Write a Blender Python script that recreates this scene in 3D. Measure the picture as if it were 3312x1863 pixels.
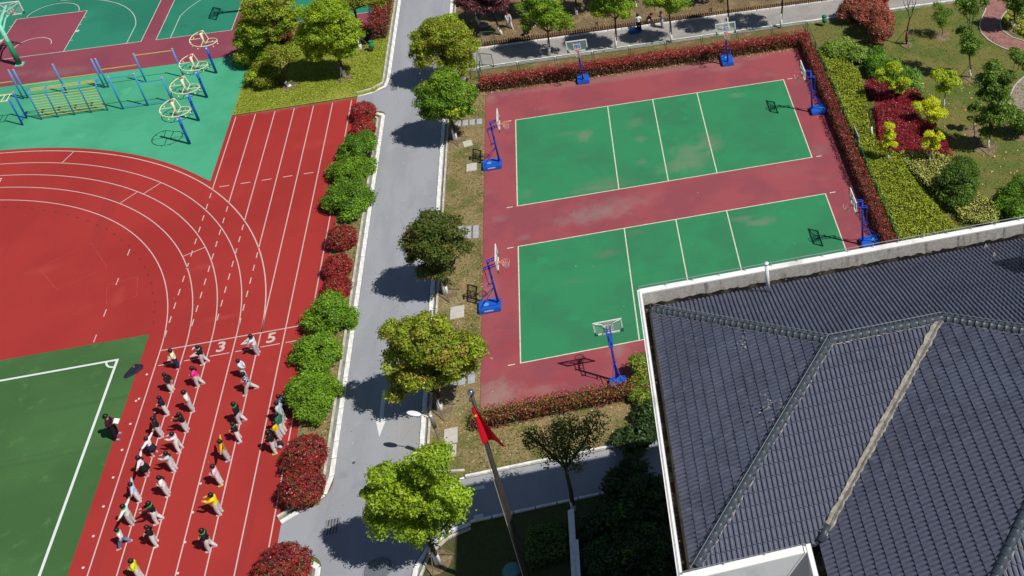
import bpy, bmesh, math, random
import numpy as np
from mathutils import Vector, Matrix

scene = bpy.context.scene
for o in list(bpy.data.objects): bpy.data.objects.remove(o)
col = scene.collection
RNG = np.random.default_rng(11)
random.seed(5)

# ------------------------------------------------------------------ camera
CAM = np.array([7.11474413, -55.0327117, 43.8211957])
RIGHT = np.array([0.96892036, -0.24710418, -0.01152654])
DOWN = np.array([-0.15222952, -0.55888322, -0.8151538])
FWD = np.array([0.19498592, 0.79157379, -0.57912988])
FPX, CX, CY = 3664.96312 / 1.285714, 2757.82703 / 1.285714, 338.508084 / 1.285714   # in a 2576 px wide picture
cam = bpy.data.cameras.new('camera'); cam_o = bpy.data.objects.new('camera', cam); col.objects.link(cam_o)
cam.sensor_width = 36.0; cam.lens = 3664.96312 * 36.0 / 3312.0
cam.shift_x = (1656.0 - 2757.82703) / 3312.0
cam.shift_y = (338.508084 - 931.5) / 3312.0
cam.clip_start = 0.5; cam.clip_end = 2000
M = Matrix.Identity(4)
for i in range(3):
    M[i][0] = RIGHT[i]; M[i][1] = -DOWN[i]; M[i][2] = -FWD[i]; M[i][3] = CAM[i]
cam_o.matrix_world = M
scene.camera = cam_o

# ------------------------------------------------------------------ sky, sun, exposure
SUN = Vector((0.585, -0.395, 1.0)).normalized()          # towards the sun
ELEV = math.asin(SUN.z)
world = bpy.data.worlds.new('World'); scene.world = world; world.use_nodes = True
nt = world.node_tree
sky = nt.nodes.new('ShaderNodeTexSky'); sky.sky_type = 'NISHITA'; sky.sun_disc = False
sky.sun_elevation = ELEV; sky.sun_rotation = math.atan2(SUN.x, SUN.y)
sky.air_density = 1.0; sky.dust_density = 0.4; sky.ozone_density = 1.6
nt.links.new(sky.outputs[0], nt.nodes['Background'].inputs[0])
nt.nodes['Background'].inputs[1].default_value = 0.056
sl = bpy.data.lights.new('sun', 'SUN'); sl.energy = 4.45; sl.angle = math.radians(0.5); sl.color = (1.0, 0.965, 0.9)
sun_o = bpy.data.objects.new('sun', sl); col.objects.link(sun_o)
sun_o.rotation_euler = SUN.to_track_quat('Z', 'Y').to_euler()
vs = scene.view_settings
vs.view_transform = 'Standard'; vs.look = 'None'; vs.gamma = 1.0; vs.use_curve_mapping = False; vs.exposure = 0.0

# ------------------------------------------------------------------ survey helper: where the ray through a photo point meets height h
def G(x, y, h=0.0):
    d = RIGHT * ((x - CX) / FPX) + DOWN * ((y - CY) / FPX) + FWD
    t = (h - CAM[2]) / d[2]
    return CAM + t * d
def PX(p):
    q = np.asarray(p, float) - CAM; z = q @ FWD
    return np.array([CX + FPX * (q @ RIGHT) / z, CY + FPX * (q @ DOWN) / z])
def MPP(p): return float((np.asarray(p) - CAM) @ FWD) / FPX      # metres per photo unit there
FH = np.array([FWD[0], FWD[1], 0.0]); FH /= np.linalg.norm(FH)
def over(base, x, y, depth=0.0):
    "point seen at x, y standing at the same depth as base (+ depth metres further away)"
    a = G(x, y, 0.0); b = G(x, y, 10.0)
    ta = (a - base) @ FH - depth; tb = (b - base) @ FH - depth
    return a + (b - a) * (ta / (ta - tb))

# ------------------------------------------------------------------ materials
def new_mat(name):
    m = bpy.data.materials.new(name); m.use_nodes = True
    return m, m.node_tree, m.node_tree.nodes['Principled BSDF']
def rgb(c): return (c[0], c[1], c[2], 1.0)
def spec(b, v):
    b.inputs['Specular IOR Level'].default_value = v
_plain = {}
def plain(name, c, rough=0.6, metal=0.0, sp=0.4, var=0.12, vscale=6.0, coat=0.0):
    if name in _plain: return _plain[name]
    m, t, b = new_mat(name)
    b.inputs['Roughness'].default_value = rough; b.inputs['Metallic'].default_value = metal; spec(b, sp)
    tc = t.nodes.new('ShaderNodeTexCoord'); n = t.nodes.new('ShaderNodeTexNoise'); n.inputs['Scale'].default_value = vscale; n.inputs['Detail'].default_value = 4
    t.links.new(tc.outputs['Object'], n.inputs['Vector'])
    r = t.nodes.new('ShaderNodeMapRange'); r.inputs[1].default_value = .25; r.inputs[2].default_value = .75
    r.inputs[3].default_value = 1 - var; r.inputs[4].default_value = 1 + var
    t.links.new(n.outputs[0], r.inputs[0])
    mx = t.nodes.new('ShaderNodeMix'); mx.data_type = 'RGBA'; mx.blend_type = 'MULTIPLY'; mx.inputs[0].default_value = 1
    mx.inputs[6].default_value = rgb(c); t.links.new(r.outputs[0], mx.inputs[7])
    t.links.new(mx.outputs[2], b.inputs['Base Color'])
    if coat: b.inputs['Coat Weight'].default_value = coat
    _plain[name] = m
    return m
def ground_mat(name, layers, rough=0.85, sp=0.25, bump=0.15, bscale=60, blobs=(), grain=0.1, gscale=55, cracks=None):
    """layers: [(colour)] first is base; then (colour, noise scale, low, high, detail).
    blobs: (x, y, rx, ry, colour, strength) worn or stained places of the surface itself, edges broken by noise"""
    m, t, b = new_mat(name); N = t.nodes; L = t.links
    b.inputs['Roughness'].default_value = rough; spec(b, sp)
    tc = N.new('ShaderNodeTexCoord')
    cur = N.new('ShaderNodeRGB'); cur.outputs[0].default_value = rgb(layers[0]); cur = cur.outputs[0]
    k = 0
    for c, s, lo, hi, det in layers[1:]:
        mp = N.new('ShaderNodeMapping'); mp.inputs['Location'].default_value = (13.7 * k, 7.1 * k, 3.3 * k); k += 1
        if isinstance(s, tuple): mp.inputs['Scale'].default_value = (s[0], s[1], s[2] if len(s) > 2 else s[0]); s = 1.0
        L.new(tc.outputs['Object'], mp.inputs['Vector'])
        n = N.new('ShaderNodeTexNoise'); n.inputs['Scale'].default_value = s; n.inputs['Detail'].default_value = det; n.inputs['Roughness'].default_value = .62
        L.new(mp.outputs[0], n.inputs['Vector'])
        r = N.new('ShaderNodeMapRange'); r.interpolation_type = 'SMOOTHSTEP'; r.inputs[1].default_value = lo; r.inputs[2].default_value = hi
        L.new(n.outputs[0], r.inputs[0])
        mx = N.new('ShaderNodeMix'); mx.data_type = 'RGBA'; L.new(r.outputs[0], mx.inputs[0]); L.new(cur, mx.inputs[6]); mx.inputs[7].default_value = rgb(c)
        cur = mx.outputs[2]
    if blobs:
        n = N.new('ShaderNodeTexNoise'); n.inputs['Scale'].default_value = 1.5; n.inputs['Detail'].default_value = 8; n.inputs['Roughness'].default_value = .72
        L.new(tc.outputs['Object'], n.inputs['Vector'])
        for bx, by, rx, ry, c, st in blobs:
            mp = N.new('ShaderNodeMapping'); mp.inputs['Location'].default_value = (-bx / rx, -by / ry, 0); mp.inputs['Scale'].default_value = (1 / rx, 1 / ry, 0)
            L.new(tc.outputs['Object'], mp.inputs['Vector'])
            ln = N.new('ShaderNodeVectorMath'); ln.operation = 'LENGTH'; L.new(mp.outputs[0], ln.inputs[0])
            ad = N.new('ShaderNodeMath'); ad.operation = 'MULTIPLY_ADD'; L.new(n.outputs[0], ad.inputs[0]); ad.inputs[1].default_value = -2.2
            L.new(ln.outputs['Value'], ad.inputs[2])
            r = N.new('ShaderNodeMapRange'); r.interpolation_type = 'SMOOTHSTEP'; r.inputs[1].default_value = .12; r.inputs[2].default_value = -1.0
            r.inputs[3].default_value = 0; r.inputs[4].default_value = st * .5
            L.new(ad.outputs[0], r.inputs[0])
            mx = N.new('ShaderNodeMix'); mx.data_type = 'RGBA'; L.new(r.outputs[0], mx.inputs[0]); L.new(cur, mx.inputs[6]); mx.inputs[7].default_value = rgb(c)
            cur = mx.outputs[2]
    if cracks:      # (colour, cell scale, width, strength)
        nd = N.new('ShaderNodeTexNoise'); nd.inputs['Scale'].default_value = 1.3; nd.inputs['Detail'].default_value = 5; L.new(tc.outputs['Object'], nd.inputs['Vector'])
        mxv = N.new('ShaderNodeMix'); mxv.data_type = 'VECTOR'; mxv.inputs[0].default_value = .35; L.new(tc.outputs['Object'], mxv.inputs[4]); L.new(nd.outputs['Color'], mxv.inputs[5])
        vo = N.new('ShaderNodeTexVoronoi'); vo.feature = 'DISTANCE_TO_EDGE'; vo.inputs['Scale'].default_value = cracks[1]; L.new(mxv.outputs[1], vo.inputs['Vector'])
        r = N.new('ShaderNodeMapRange'); r.inputs[1].default_value = cracks[2]; r.inputs[2].default_value = 0; r.inputs[3].default_value = 0; r.inputs[4].default_value = cracks[3]; L.new(vo.outputs['Distance'], r.inputs[0])
        mx = N.new('ShaderNodeMix'); mx.data_type = 'RGBA'; L.new(r.outputs[0], mx.inputs[0]); L.new(cur, mx.inputs[6]); mx.inputs[7].default_value = rgb(cracks[0]); cur = mx.outputs[2]
    n = N.new('ShaderNodeTexNoise'); n.inputs['Scale'].default_value = gscale; n.inputs['Detail'].default_value = 3
    L.new(tc.outputs['Object'], n.inputs['Vector'])
    r = N.new('ShaderNodeMapRange'); r.inputs[1].default_value = .3; r.inputs[2].default_value = .7; r.inputs[3].default_value = 1 - grain; r.inputs[4].default_value = 1 + grain
    L.new(n.outputs[0], r.inputs[0])
    mx = N.new('ShaderNodeMix'); mx.data_type = 'RGBA'; mx.blend_type = 'MULTIPLY'; mx.inputs[0].default_value = 1
    L.new(cur, mx.inputs[6]); L.new(r.outputs[0], mx.inputs[7])
    L.new(mx.outputs[2], b.inputs['Base Color'])
    if bump:
        nb = N.new('ShaderNodeTexNoise'); nb.inputs['Scale'].default_value = bscale; nb.inputs['Detail'].default_value = 3
        L.new(tc.outputs['Object'], nb.inputs['Vector'])
        bp = N.new('ShaderNodeBump'); bp.inputs['Strength'].default_value = bump; bp.inputs['Distance'].default_value = .02
        L.new(nb.outputs[0], bp.inputs['Height']); L.new(bp.outputs[0], b.inputs['Normal'])
    return m
def leaf_mat(name, trans=0.35, rough=0.45, sp=0.35):
    m, t, b = new_mat(name); N = t.nodes; L = t.links
    at = N.new('ShaderNodeAttribute'); at.attribute_name = 'Col'
    b.inputs['Roughness'].default_value = rough; spec(b, sp); L.new(at.outputs['Color'], b.inputs['Base Color'])
    tr = N.new('ShaderNodeBsdfTranslucent'); mx = N.new('ShaderNodeMixShader'); mx.inputs[0].default_value = trans
    hs = N.new('ShaderNodeHueSaturation'); hs.inputs['Value'].default_value = 1.25; hs.inputs['Saturation'].default_value = 1.1
    L.new(at.outputs['Color'], hs.inputs['Color']); L.new(hs.outputs[0], tr.inputs['Color'])
    L.new(b.outputs[0], mx.inputs[1]); L.new(tr.outputs[0], mx.inputs[2]); L.new(mx.outputs[0], N['Material Output'].inputs['Surface'])
    return m
LEAF = leaf_mat('leaf'); LEAFR = leaf_mat('red_leaf', .3, .4, .4)
BLADE = leaf_mat('grass_blade', .3, .6, .2)
BARK = plain('bark', (.075, .055, .04), .9, sp=.1, var=.35, vscale=9)
WHITEWASH = plain('whitewash', (.78, .77, .74), .9, sp=.1, var=.12, vscale=9)
STAKE = plain('bamboo_stake', (.17, .14, .095), .8, sp=.2, var=.3)

# ------------------------------------------------------------------ mesh helpers
class MB:
    def __init__(s): s.v = []; s.f = []
    def add(s, vs, fs):
        o = len(s.v); s.v.extend([tuple(map(float, p)) for p in vs]); s.f.extend([tuple(i + o for i in f) for f in fs]); return s
    def box(s, c, size, rz=0.0, mat=None):
        x, y, z = [k / 2 for k in size]; P = []
        for dz in (-z, z):
            for dx, dy in ((-x, -y), (x, -y), (x, y), (-x, y)):
                P.append((dx, dy, dz))
        if mat is not None: P = [tuple(mat @ Vector(p)) for p in P]
        else:
            cs, sn = math.cos(rz), math.sin(rz); P = [(p[0] * cs - p[1] * sn, p[0] * sn + p[1] * cs, p[2]) for p in P]
        P = [(p[0] + c[0], p[1] + c[1], p[2] + c[2]) for p in P]
        return s.add(P, [(0, 3, 2, 1), (4, 5, 6, 7), (0, 1, 5, 4), (1, 2, 6, 5), (2, 3, 7, 6), (3, 0, 4, 7)])
    def tube(s, pts, rad, n=8, caps=True, closed=False):
        pts = [Vector(tuple(map(float, p))) for p in pts]; m = len(pts)
        if not hasattr(rad, '__len__'): rad = [rad] * m
        rings = []
        ref = None
        for i, p in enumerate(pts):
            if closed: t = pts[(i + 1) % m] - pts[i - 1]
            else: t = pts[min(i + 1, m - 1)] - pts[max(i - 1, 0)]
            t.normalize()
            if ref is None: ref = Vector((0, 0, 1)) if abs(t.z) < .9 else Vector((1, 0, 0))
            a = t.cross(ref)
            if a.length < 1e-4: a = t.cross(Vector((.3, 1, .2)))
            a.normalize(); b2 = t.cross(a).normalized(); ref = -b2 if False else ref
            rings.append([p + (a * math.cos(2 * math.pi * k / n) + b2 * math.sin(2 * math.pi * k / n)) * rad[i] for k in range(n)])
        vs = [v for r in rings for v in r]; fs = []
        for i in range(m if closed else m - 1):
            j = (i + 1) % m
            for k in range(n): fs.append((i * n + k, i * n + (k + 1) % n, j * n + (k + 1) % n, j * n + k))
        if caps and not closed: fs.append(tuple(range(n))[::-1]); fs.append(tuple((m - 1) * n + k for k in range(n)))
        return s.add(vs, fs)
    def lathe(s, prof, c=(0, 0, 0), n=16):
        vs = []; fs = []
        for r, z in prof:
            for k in range(n): vs.append((c[0] + r * math.cos(2 * math.pi * k / n), c[1] + r * math.sin(2 * math.pi * k / n), c[2] + z))
        for i in range(len(prof) - 1):
            for k in range(n): fs.append((i * n + k, i * n + (k + 1) % n, (i + 1) * n + (k + 1) % n, (i + 1) * n + k))
        fs.append(tuple(range(n))[::-1]); fs.append(tuple((len(prof) - 1) * n + k for k in range(n)))
        return s.add(vs, fs)
    def sphere(s, c, r, n=12, m=8):
        if not hasattr(r, '__len__'): r = (r, r, r)
        vs = [(c[0], c[1], c[2] - r[2])]; fs = []
        for i in range(1, m):
            a = -math.pi / 2 + math.pi * i / m
            for k in range(n): vs.append((c[0] + r[0] * math.cos(a) * math.cos(2 * math.pi * k / n), c[1] + r[1] * math.cos(a) * math.sin(2 * math.pi * k / n), c[2] + r[2] * math.sin(a)))
        vs.append((c[0], c[1], c[2] + r[2]))
        for k in range(n): fs.append((0, 1 + (k + 1) % n, 1 + k))
        for i in range(m - 2):
            for k in range(n): fs.append((1 + i * n + k, 1 + i * n + (k + 1) % n, 1 + (i + 1) * n + (k + 1) % n, 1 + (i + 1) * n + k))
        b = 1 + (m - 2) * n; e = len(vs) - 1
        for k in range(n): fs.append((b + k, b + (k + 1) % n, e))
        return s.add(vs, fs)
    def prism(s, poly, z0, z1):
        n = len(poly)
        return s.add([(p[0], p[1], z0) for p in poly] + [(p[0], p[1], z1) for p in poly],
                     [tuple(range(n))[::-1], tuple(range(n, 2 * n))] + [(i, (i + 1) % n, n + (i + 1) % n, n + i) for i in range(n)])
    def sheet(s, poly, z): return s.add([(p[0], p[1], z) for p in poly], [tuple(range(len(poly)))])
    def rect(s, x0, y0, x1, y1, z): return s.sheet([(x0, y0), (x1, y0), (x1, y1), (x0, y1)], z)
    def line(s, pts, w, z, closed=False):
        P = [Vector((float(p[0]), float(p[1]))) for p in pts]; n = len(P); vs = []; fs = []
        for i in range(n):
            if closed: t = (P[(i + 1) % n] - P[i - 1])
            else: t = P[min(i + 1, n - 1)] - P[max(i - 1, 0)]
            t.normalize(); q = Vector((-t.y, t.x)) * (w / 2)
            vs += [(P[i].x + q.x, P[i].y + q.y, z), (P[i].x - q.x, P[i].y - q.y, z)]
        for i in range(n if closed else n - 1):
            j = (i + 1) % n; fs.append((2 * i + 1, 2 * j + 1, 2 * j, 2 * i))
        return s.add(vs, fs)
    def mesh(s, name, mat, smooth=False):
        me = bpy.data.meshes.new(name); me.from_pydata(s.v, [], s.f)
        if mat: me.materials.append(mat)
        if smooth: me.shade_smooth()
        me.update(); return me
    def build(s, name, mat, parent=None, smooth=False, loc=None):
        return link(name, s.mesh(name, mat, smooth), parent, loc)
def link(name, me, parent=None, loc=None, rot=None):
    o = bpy.data.objects.new(name, me); col.objects.link(o)
    if parent is not None: o.parent = parent
    if loc is not None: o.location = loc
    if rot is not None: o.rotation_euler = rot
    return o
def tag(o, label, cat, group=None, kind=None):
    o['label'] = label
    if cat: o['category'] = cat
    if group: o['group'] = group
    if kind: o['kind'] = kind
    return o
def structure(o, label=None):
    o['kind'] = 'structure'
    if label: o['label'] = label
    return o
def thing(name, label, cat, loc=(0, 0, 0), rz=0.0, group=None):
    o = bpy.data.objects.new(name, None); col.objects.link(o); o.location = loc; o.rotation_euler = (0, 0, rz)
    o.empty_display_size = .2
    return tag(o, label, cat, group)
def copy_tree(o, parent=None):
    c = o.copy(); col.objects.link(c); c.parent = parent
    for ch in list(o.children): copy_tree(ch, c)
    return c
def arc(cx, cy, r, a0, a1, n=10):
    return [(cx + r * math.cos(math.radians(a0 + (a1 - a0) * i / n)), cy + r * math.sin(math.radians(a0 + (a1 - a0) * i / n))) for i in range(n + 1)]

# ================================================================== GROUND AND SURFACES
soil = ground_mat('soil', [(.19, .135, .06), ((.13, .125, .035), .5, .45, .62, 5), ((.28, .21, .11), 1.3, .55, .72, 5)], grain=.35, gscale=14, bump=.5, bscale=20)
MB().rect(-400, -300, 400, 500, -.03).build('ground', soil)['kind'] = 'structure'

RED1, RED2 = (.36, .032, .027), (.32, .026, .023)
red_m = ground_mat('red_rubber', [RED1, (RED2, .12, .42, .62, 3), ((.31, .030, .028), (1.8, .06), .52, .72, 4), ((.40, .05, .045), 4.0, .66, .78, 6), ((.37, .042, .036), .5, .62, .8, 5)], rough=.8, sp=.25, grain=.10, gscale=30, bump=.25, bscale=120,
    blobs=[(-26.0, 1.3, 1.1, .5, (.42, .06, .042), .8), (-21.2, -2.2, .35, .9, (.42, .06, .045), .8), (-35, 12, 1.6, .5, (.5, .07, .06), .6),
           (-17.2, -.8, .9, .3, (.5, .08, .07), .5), (-15.4, -5.3, 1.0, .25, (.5, .09, .08), .5), (-12.6, 9.7, 1.4, .6, (.46, .06, .06), .5),
           (-14.2, 14.9, 5.0, .75, (.34, .17, .15), .95)])
structure(MB().rect(-62, -60, -10.42, 14.45, 0).build('running_track', red_m), 'red rubber running track with white lane lines')
turf = ground_mat('artificial_turf', [(.062, .148, .048), ((.050, .124, .039), .15, .4, .6, 3), ((.080, .175, .058), 1.2, .55, .75, 5), ((.05, .12, .04), (.04, 1.2), .56, .7, 3)], rough=.9, sp=.15, grain=.22, gscale=40, bump=.5, bscale=90)
structure(MB().rect(-50, -60, -18.88, -5.58, .004).build('football_turf', turf), 'green artificial turf of the football pitch')
TEAL = ground_mat('teal_rubber', [(.066, .365, .205), ((.052, .315, .17), .25, .42, .6, 4), ((.085, .41, .24), .8, .6, .78, 5)], rough=.8, sp=.25, grain=.07, gscale=30, bump=.2, bscale=120,
    blobs=[(-31, 15.0, 2.6, .55, (.05, .22, .12), .45), (-25.5, 15.2, 2.0, .3, (.05, .26, .14), .35), (-21.5, 10.5, 1.8, .35, (.05, .28, .15), .4), (-30.5, 20.6, 3, .35, (.05, .2, .11), .5), (-22.5, 12.6, 2.4, .3, (.05, .28, .16), .3)])
ring = [p for p in arc(-34.3, -7.0, 21.43, 42, 138, 48)]
poly = [(-18.33, ring[0][1] if False else 7.36)] + [p for p in ring if p[0] < -18.4] + [(-62, 7.3), (-62, 22.4), (-18.33, 22.4)]
structure(MB().sheet(poly, .004).build('playground_surface', TEAL), 'teal rubber surface under the exercise bars')
MAR2 = ground_mat('maroon_acrylic', [(.255, .056, .082), ((.22, .05, .075), .2, .42, .6, 4)], rough=.8, grain=.08, gscale=30, bump=.15, bscale=120,
    blobs=[(-31.0, 23.4, 2.2, .8, (.20, .19, .16), .6), (-33.6, 24.0, 1.0, .5, (.2, .17, .12), .5), (-35, 22.8, 3, .5, (.1, .07, .07), .6), (-20.0, 23.7, 1.2, .5, (.22, .14, .13), .5)])
structure(MB().sheet([(-62, 22.4), (-9.2, 22.4), (-9.2, 70), (-62, 70)], 0).build('court_apron', MAR2), 'maroon surround of the far basketball courts')
GRN2 = ground_mat('green_acrylic', [(.022, .205, .125), ((.018, .17, .105), .2, .42, .62, 4)], rough=.8, grain=.08, gscale=30, bump=.15, bscale=120)
court2 = MB()
court2.rect(-41.6, 26.35, -26.57, 54, .004); court2.rect(-25.56, 26.3, -20.42, 54, .004)
court2.rect(-17.0, 26.3, -10.4, 54, .004)
structure(court2.build('far_court_surface', GRN2), 'green playing surface of the far basketball courts')
structure(MB().rect(-36.63, 26.4, -31.75, 32.38, .008).build('free_throw_lane', MAR2), 'maroon free throw lane of the far court')

MAR = ground_mat('court_maroon', [(.315, .070, .082), ((.26, .062, .078), .3, .42, .6, 4), ((.315, .052, .062), .18, .55, .72, 3), ((.28, .10, .105), .55, .6, .8, 6)], rough=.8, grain=.08, gscale=30, bump=.15, bscale=120,
    blobs=[(4.2, -2.0, 2.4, .8, (.25, .22, .20), .85), (5.6, -1.4, 3.0, .9, (.27, .2, .18), .6), (-1.2, -14.6, 1.3, 1.3, (.33, .28, .22), .95), (1.0, -14.7, 1.2, .4, (.33, .22, .18), .7),
           (-1.1, -.9, .6, .4, (.24, .18, .17), .7), (-1.5, -6.5, .5, 2.2, (.30, .2, .2), .6), (.3, -3.0, .5, .3, (.25, .2, .19), .7), (4.9, -12.9, .6, .9, (.3, .24, .19), .8),
           (14.2, 11.6, 2.0, .5, (.29, .19, .18), .7), (8, 12.3, 12, .5, (.27, .20, .17), .8), (18.6, .6, .7, .8, (.24, .2, .18), .55), (-1.6, 12.0, .5, .8, (.3, .22, .2), .6), (16.2, -.8, 2.0, .8, (.28, .13, .13), .4)])
structure(MB().rect(-1.95, -15.5, 20.45, 12.68, 0).build('sports_court', MAR), 'maroon surround of the two volleyball courts')
GRN = ground_mat('court_green', [(.030, .225, .094), ((.032, .188, .084), .22, .42, .62, 4), ((.026, .255, .10), .7, .58, .75, 4), ((.06, .20, .10), .45, .62, .8, 6)], rough=.8, grain=.07, gscale=30, bump=.15, bscale=120,
    blobs=[(10.6, 2.0, 1.3, 1.8, (.20, .22, .15), .95), (12.0, 3.2, .9, 1.2, (.22, .22, .16), .8), (9.7, 1.3, 1.6, .7, (.17, .23, .14), .8), (4.3, 6.0, .6, .7, (.22, .22, .16), .95), (3.3, 6.6, 1.0, .3, (.13, .22, .13), .6), (7.6, 6.6, .8, .7, (.15, .23, .13), .7),
           (7.8, 4.8, .5, .4, (.2, .22, .15), .7), (5.0, .9, 1.6, .6, (.15, .21, .12), .7), (.6, 1.0, .5, .5, (.16, .2, .13), .7), (7.6, 2.3, .4, .35, (.18, .2, .15), .7), (5.0, .4, 2.4, .4, (.22, .2, .17), .6),
           (13.8, -5.2, .9, .4, (.24, .20, .17), .95), (12.8, -4.6, .8, .35, (.2, .21, .16), .8), (4.8, -5.6, .9, .4, (.16, .19, .12), .7), (6.6, -4.2, .5, .4, (.16, .19, .12), .5), (14.5, 8.0, .6, .4, (.19, .22, .15), .7), (4.2, 3.9, .4, .35, (.1, .2, .11), .6), (3, -7.4, 1.2, .4, (.11, .2, .11), .4)])
LINEW = plain('cream_court_line', (.66, .62, .50), .8, sp=.2, var=.2, vscale=4)
TLINE = ground_mat('track_line', [(.56, .45, .42), ((.50, .26, .24), 1.6, .58, .78, 6)], rough=.85, grain=.12, gscale=12, bump=0)
WLINE = ground_mat('white_paint', [(.70, .69, .66), ((.46, .45, .44), 2.2, .60, .80, 6)], rough=.8, grain=.1, gscale=12, bump=0)
TURFL = ground_mat('turf_line', [(.66, .70, .68), ((.52, .60, .55), 2.0, .6, .8, 5)], rough=.9, grain=.1, gscale=30, bump=0)
YB = -12.664
for nm, y0 in (('upper', 0.0), ('lower', YB)):
    structure(MB().rect(0, y0, 18, y0 + 9, .004).build('volleyball_court', GRN), 'green volleyball court, the ' + ('one farther from' if y0 == 0 else 'one nearer to') + ' the tiled roof')
    m = MB(); w = .06
    m.rect(-w / 2, y0 - w / 2, 18 + w / 2, y0 + w / 2, .008); m.rect(-w / 2, y0 + 9 - w / 2, 18 + w / 2, y0 + 9 + w / 2, .008)
    for x in (0, 6, 9, 12, 18): m.rect(x - w / 2, y0 + w / 2, x + w / 2, y0 + 9 - w / 2, .008)
    for yy in (y0, y0 + 9): m.rect(-.62, yy - .03, -.27, yy + .03, .008); m.rect(18.27, yy - .03, 18.62, yy + .03, .008)
    structure(m.build('court_lines', LINEW), 'cream boundary lines of a volleyball court')

# track lines
XL = [-18.05 + 1.215 * k for k in range(7)]
TC = (-34.3, -7.0); RR = [16.25 + 1.215 * k for k in range(5)]
m = MB()
for k in range(7):
    x = XL[k]; w = .055
    if k < 5:
        ytop = TC[1] + math.sqrt(max(RR[4] ** 2 - (x - TC[0]) ** 2, 0))
        m.rect(x - w / 2, -60, x + w / 2, -7.0, .004)
        m.rect(x - w / 2, ytop if k < 4 else -7.0, x + w / 2, 14.3, .004)
        if k < 4:
            y = ytop - .35
            while y > -5.6:
                m.rect(x - w / 2, y - .5, x + w / 2, y, .004); y -= 1.06
    else: m.rect(x - w / 2, -60, x + w / 2, 14.3, .004)
for r in RR:
    m.line(arc(TC[0], TC[1], r, 0, 180, 90), .06 if r > 21 else .05, .004)
    m.rect(2 * TC[0] + 0 - (TC[0] + r) - .025, -60, 2 * TC[0] - (TC[0] + r) + .025, -7, .004)
m.rect(XL[0], -7.03, XL[6], -6.97, .008)
for k in range(6): m.rect(XL[k] + .14, -8.095, XL[k + 1] - .14, -8.045, .004)
for k in range(6): m.rect(XL[k] + .36, 6.60, XL[k] + .92, 6.66, .004)
for (xa, ya), k in (((-27.4, 13.1), 3), ((-21.2, 8.1), 2), ((-22.4, 7.5), 1), ((-17.39, .95), 1), ((-36.0, 13.0), 1)):
    a = math.atan2(ya - TC[1], xa - TC[0])
    m.line([(TC[0] + RR[k] * math.cos(a), TC[1] + RR[k] * math.sin(a)), (TC[0] + RR[k + 1] * math.cos(a), TC[1] + RR[k + 1] * math.sin(a))], .05, .008)
for y in (1.9, -.55, -3.0, -4.9): m.rect(-21.6, y - .55, -21.55, y, .004)
structure(m.build('track_lines', TLINE), 'white lane lines of the running track')
FAINT = ground_mat('faded_line', [(.44, .06, .05), ((.40, .03, .03), 3.0, .45, .6, 6)], rough=.85, grain=.1, bump=0)
m = MB(); z5 = lambda x, y: tuple(G((x / 1.932) / 1.285714, (450 + y / 1.932) / 1.285714)[:2])
for q in ([(245, 805), (570, 648), (668, 800), (355, 942)], [(668, 912), (862, 860), (855, 980), (665, 1035)]):
    P = [z5(*p) for p in q]
    for i in range(4): m.line([P[i], P[(i + 1) % 4]], .035, .004)
structure(m.build('faded_court_marks', FAINT), 'faint faded rectangles on the red infield')
m = MB()
for i in range(26):
    a = math.radians(8 + i * 3.1); r = 15.6 + .02 * math.sin(i * 3.7)
    m.line([(TC[0] + r * math.cos(a), TC[1] + r * math.sin(a)), (TC[0] + r * math.cos(a + .012), TC[1] + r * math.sin(a + .012))], .06, .004)
structure(m.build('drain_slots', plain('slot', (.12, .02, .02), .9)), 'row of small dark drain slots inside the bend')
# lane numbers
cu = {}
for k, ch in enumerate('123456'):
    if ch == '6': continue
    c = bpy.data.curves.new('digit', 'FONT'); c.body = ch; c.size = .98; c.align_x = 'CENTER'; c.offset = .022
    o = bpy.data.objects.new('tmp', c); col.objects.link(o)
    me = bpy.data.meshes.new_from_object(o.evaluated_get(bpy.context.evaluated_depsgraph_get())); bpy.data.objects.remove(o)
    me.materials.clear(); me.materials.append(TLINE)
    o = link('lane_number', me, None, ((XL[k] + XL[k + 1]) / 2 - .02, -7.84, .006)); structure(o, 'white painted lane number ' + ch + ' at the start line')
# football lines
m = MB(); m.rect(-50, -7.16, -19.98, -7.04, .008); m.rect(-20.1, -60, -19.98, -7.16, .008)
m.line(arc(-20.04, -7.1, .5, 180, 270, 8), .09, .012)
structure(m.build('football_lines', TURFL), 'white corner lines of the football pitch')
# far basketball lines
m = MB(); w = .05; z = .012
m.rect(-41.6, 26.32, -26.57, 26.38, z)
m.rect(-26.62, 26.38, -26.57, 54, z); m.rect(-41.62, 26.38, -41.57, 54, z)
m.rect(-25.6, 26.28, -20.38, 26.33, z); m.rect(-25.6, 26.33, -25.55, 54, z); m.rect(-20.43, 26.33, -20.38, 54, z)
m.rect(-17.0, 26.28, -10.4, 26.33, z); m.rect(-10.45, 26.33, -10.4, 54, z); m.rect(-17.0, 26.33, -16.95, 54, z); m.rect(-12.6, 26.33, -12.55, 54, z)
m.rect(-36.65, 26.4, -36.6, 32.4, z); m.rect(-31.78, 26.4, -31.73, 32.4, z); m.rect(-36.6, 32.35, -31.78, 32.4, z)
for i, y in enumerate((27.9, 29.1, 30.2, 31.3)):
    m.rect(-31.73, y, -31.55 if i != 1 else -31.5, y + (.05 if i != 1 else .3), z); m.rect(-36.83, y, -36.65, y + (.05 if i != 1 else .3), z)
m.line(arc(-34.18, 32.4, 1.8, 3, 177, 24), w, z); m.line(arc(-34.2, 27.75, 1.22, 0, 180, 18), w, z)
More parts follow.
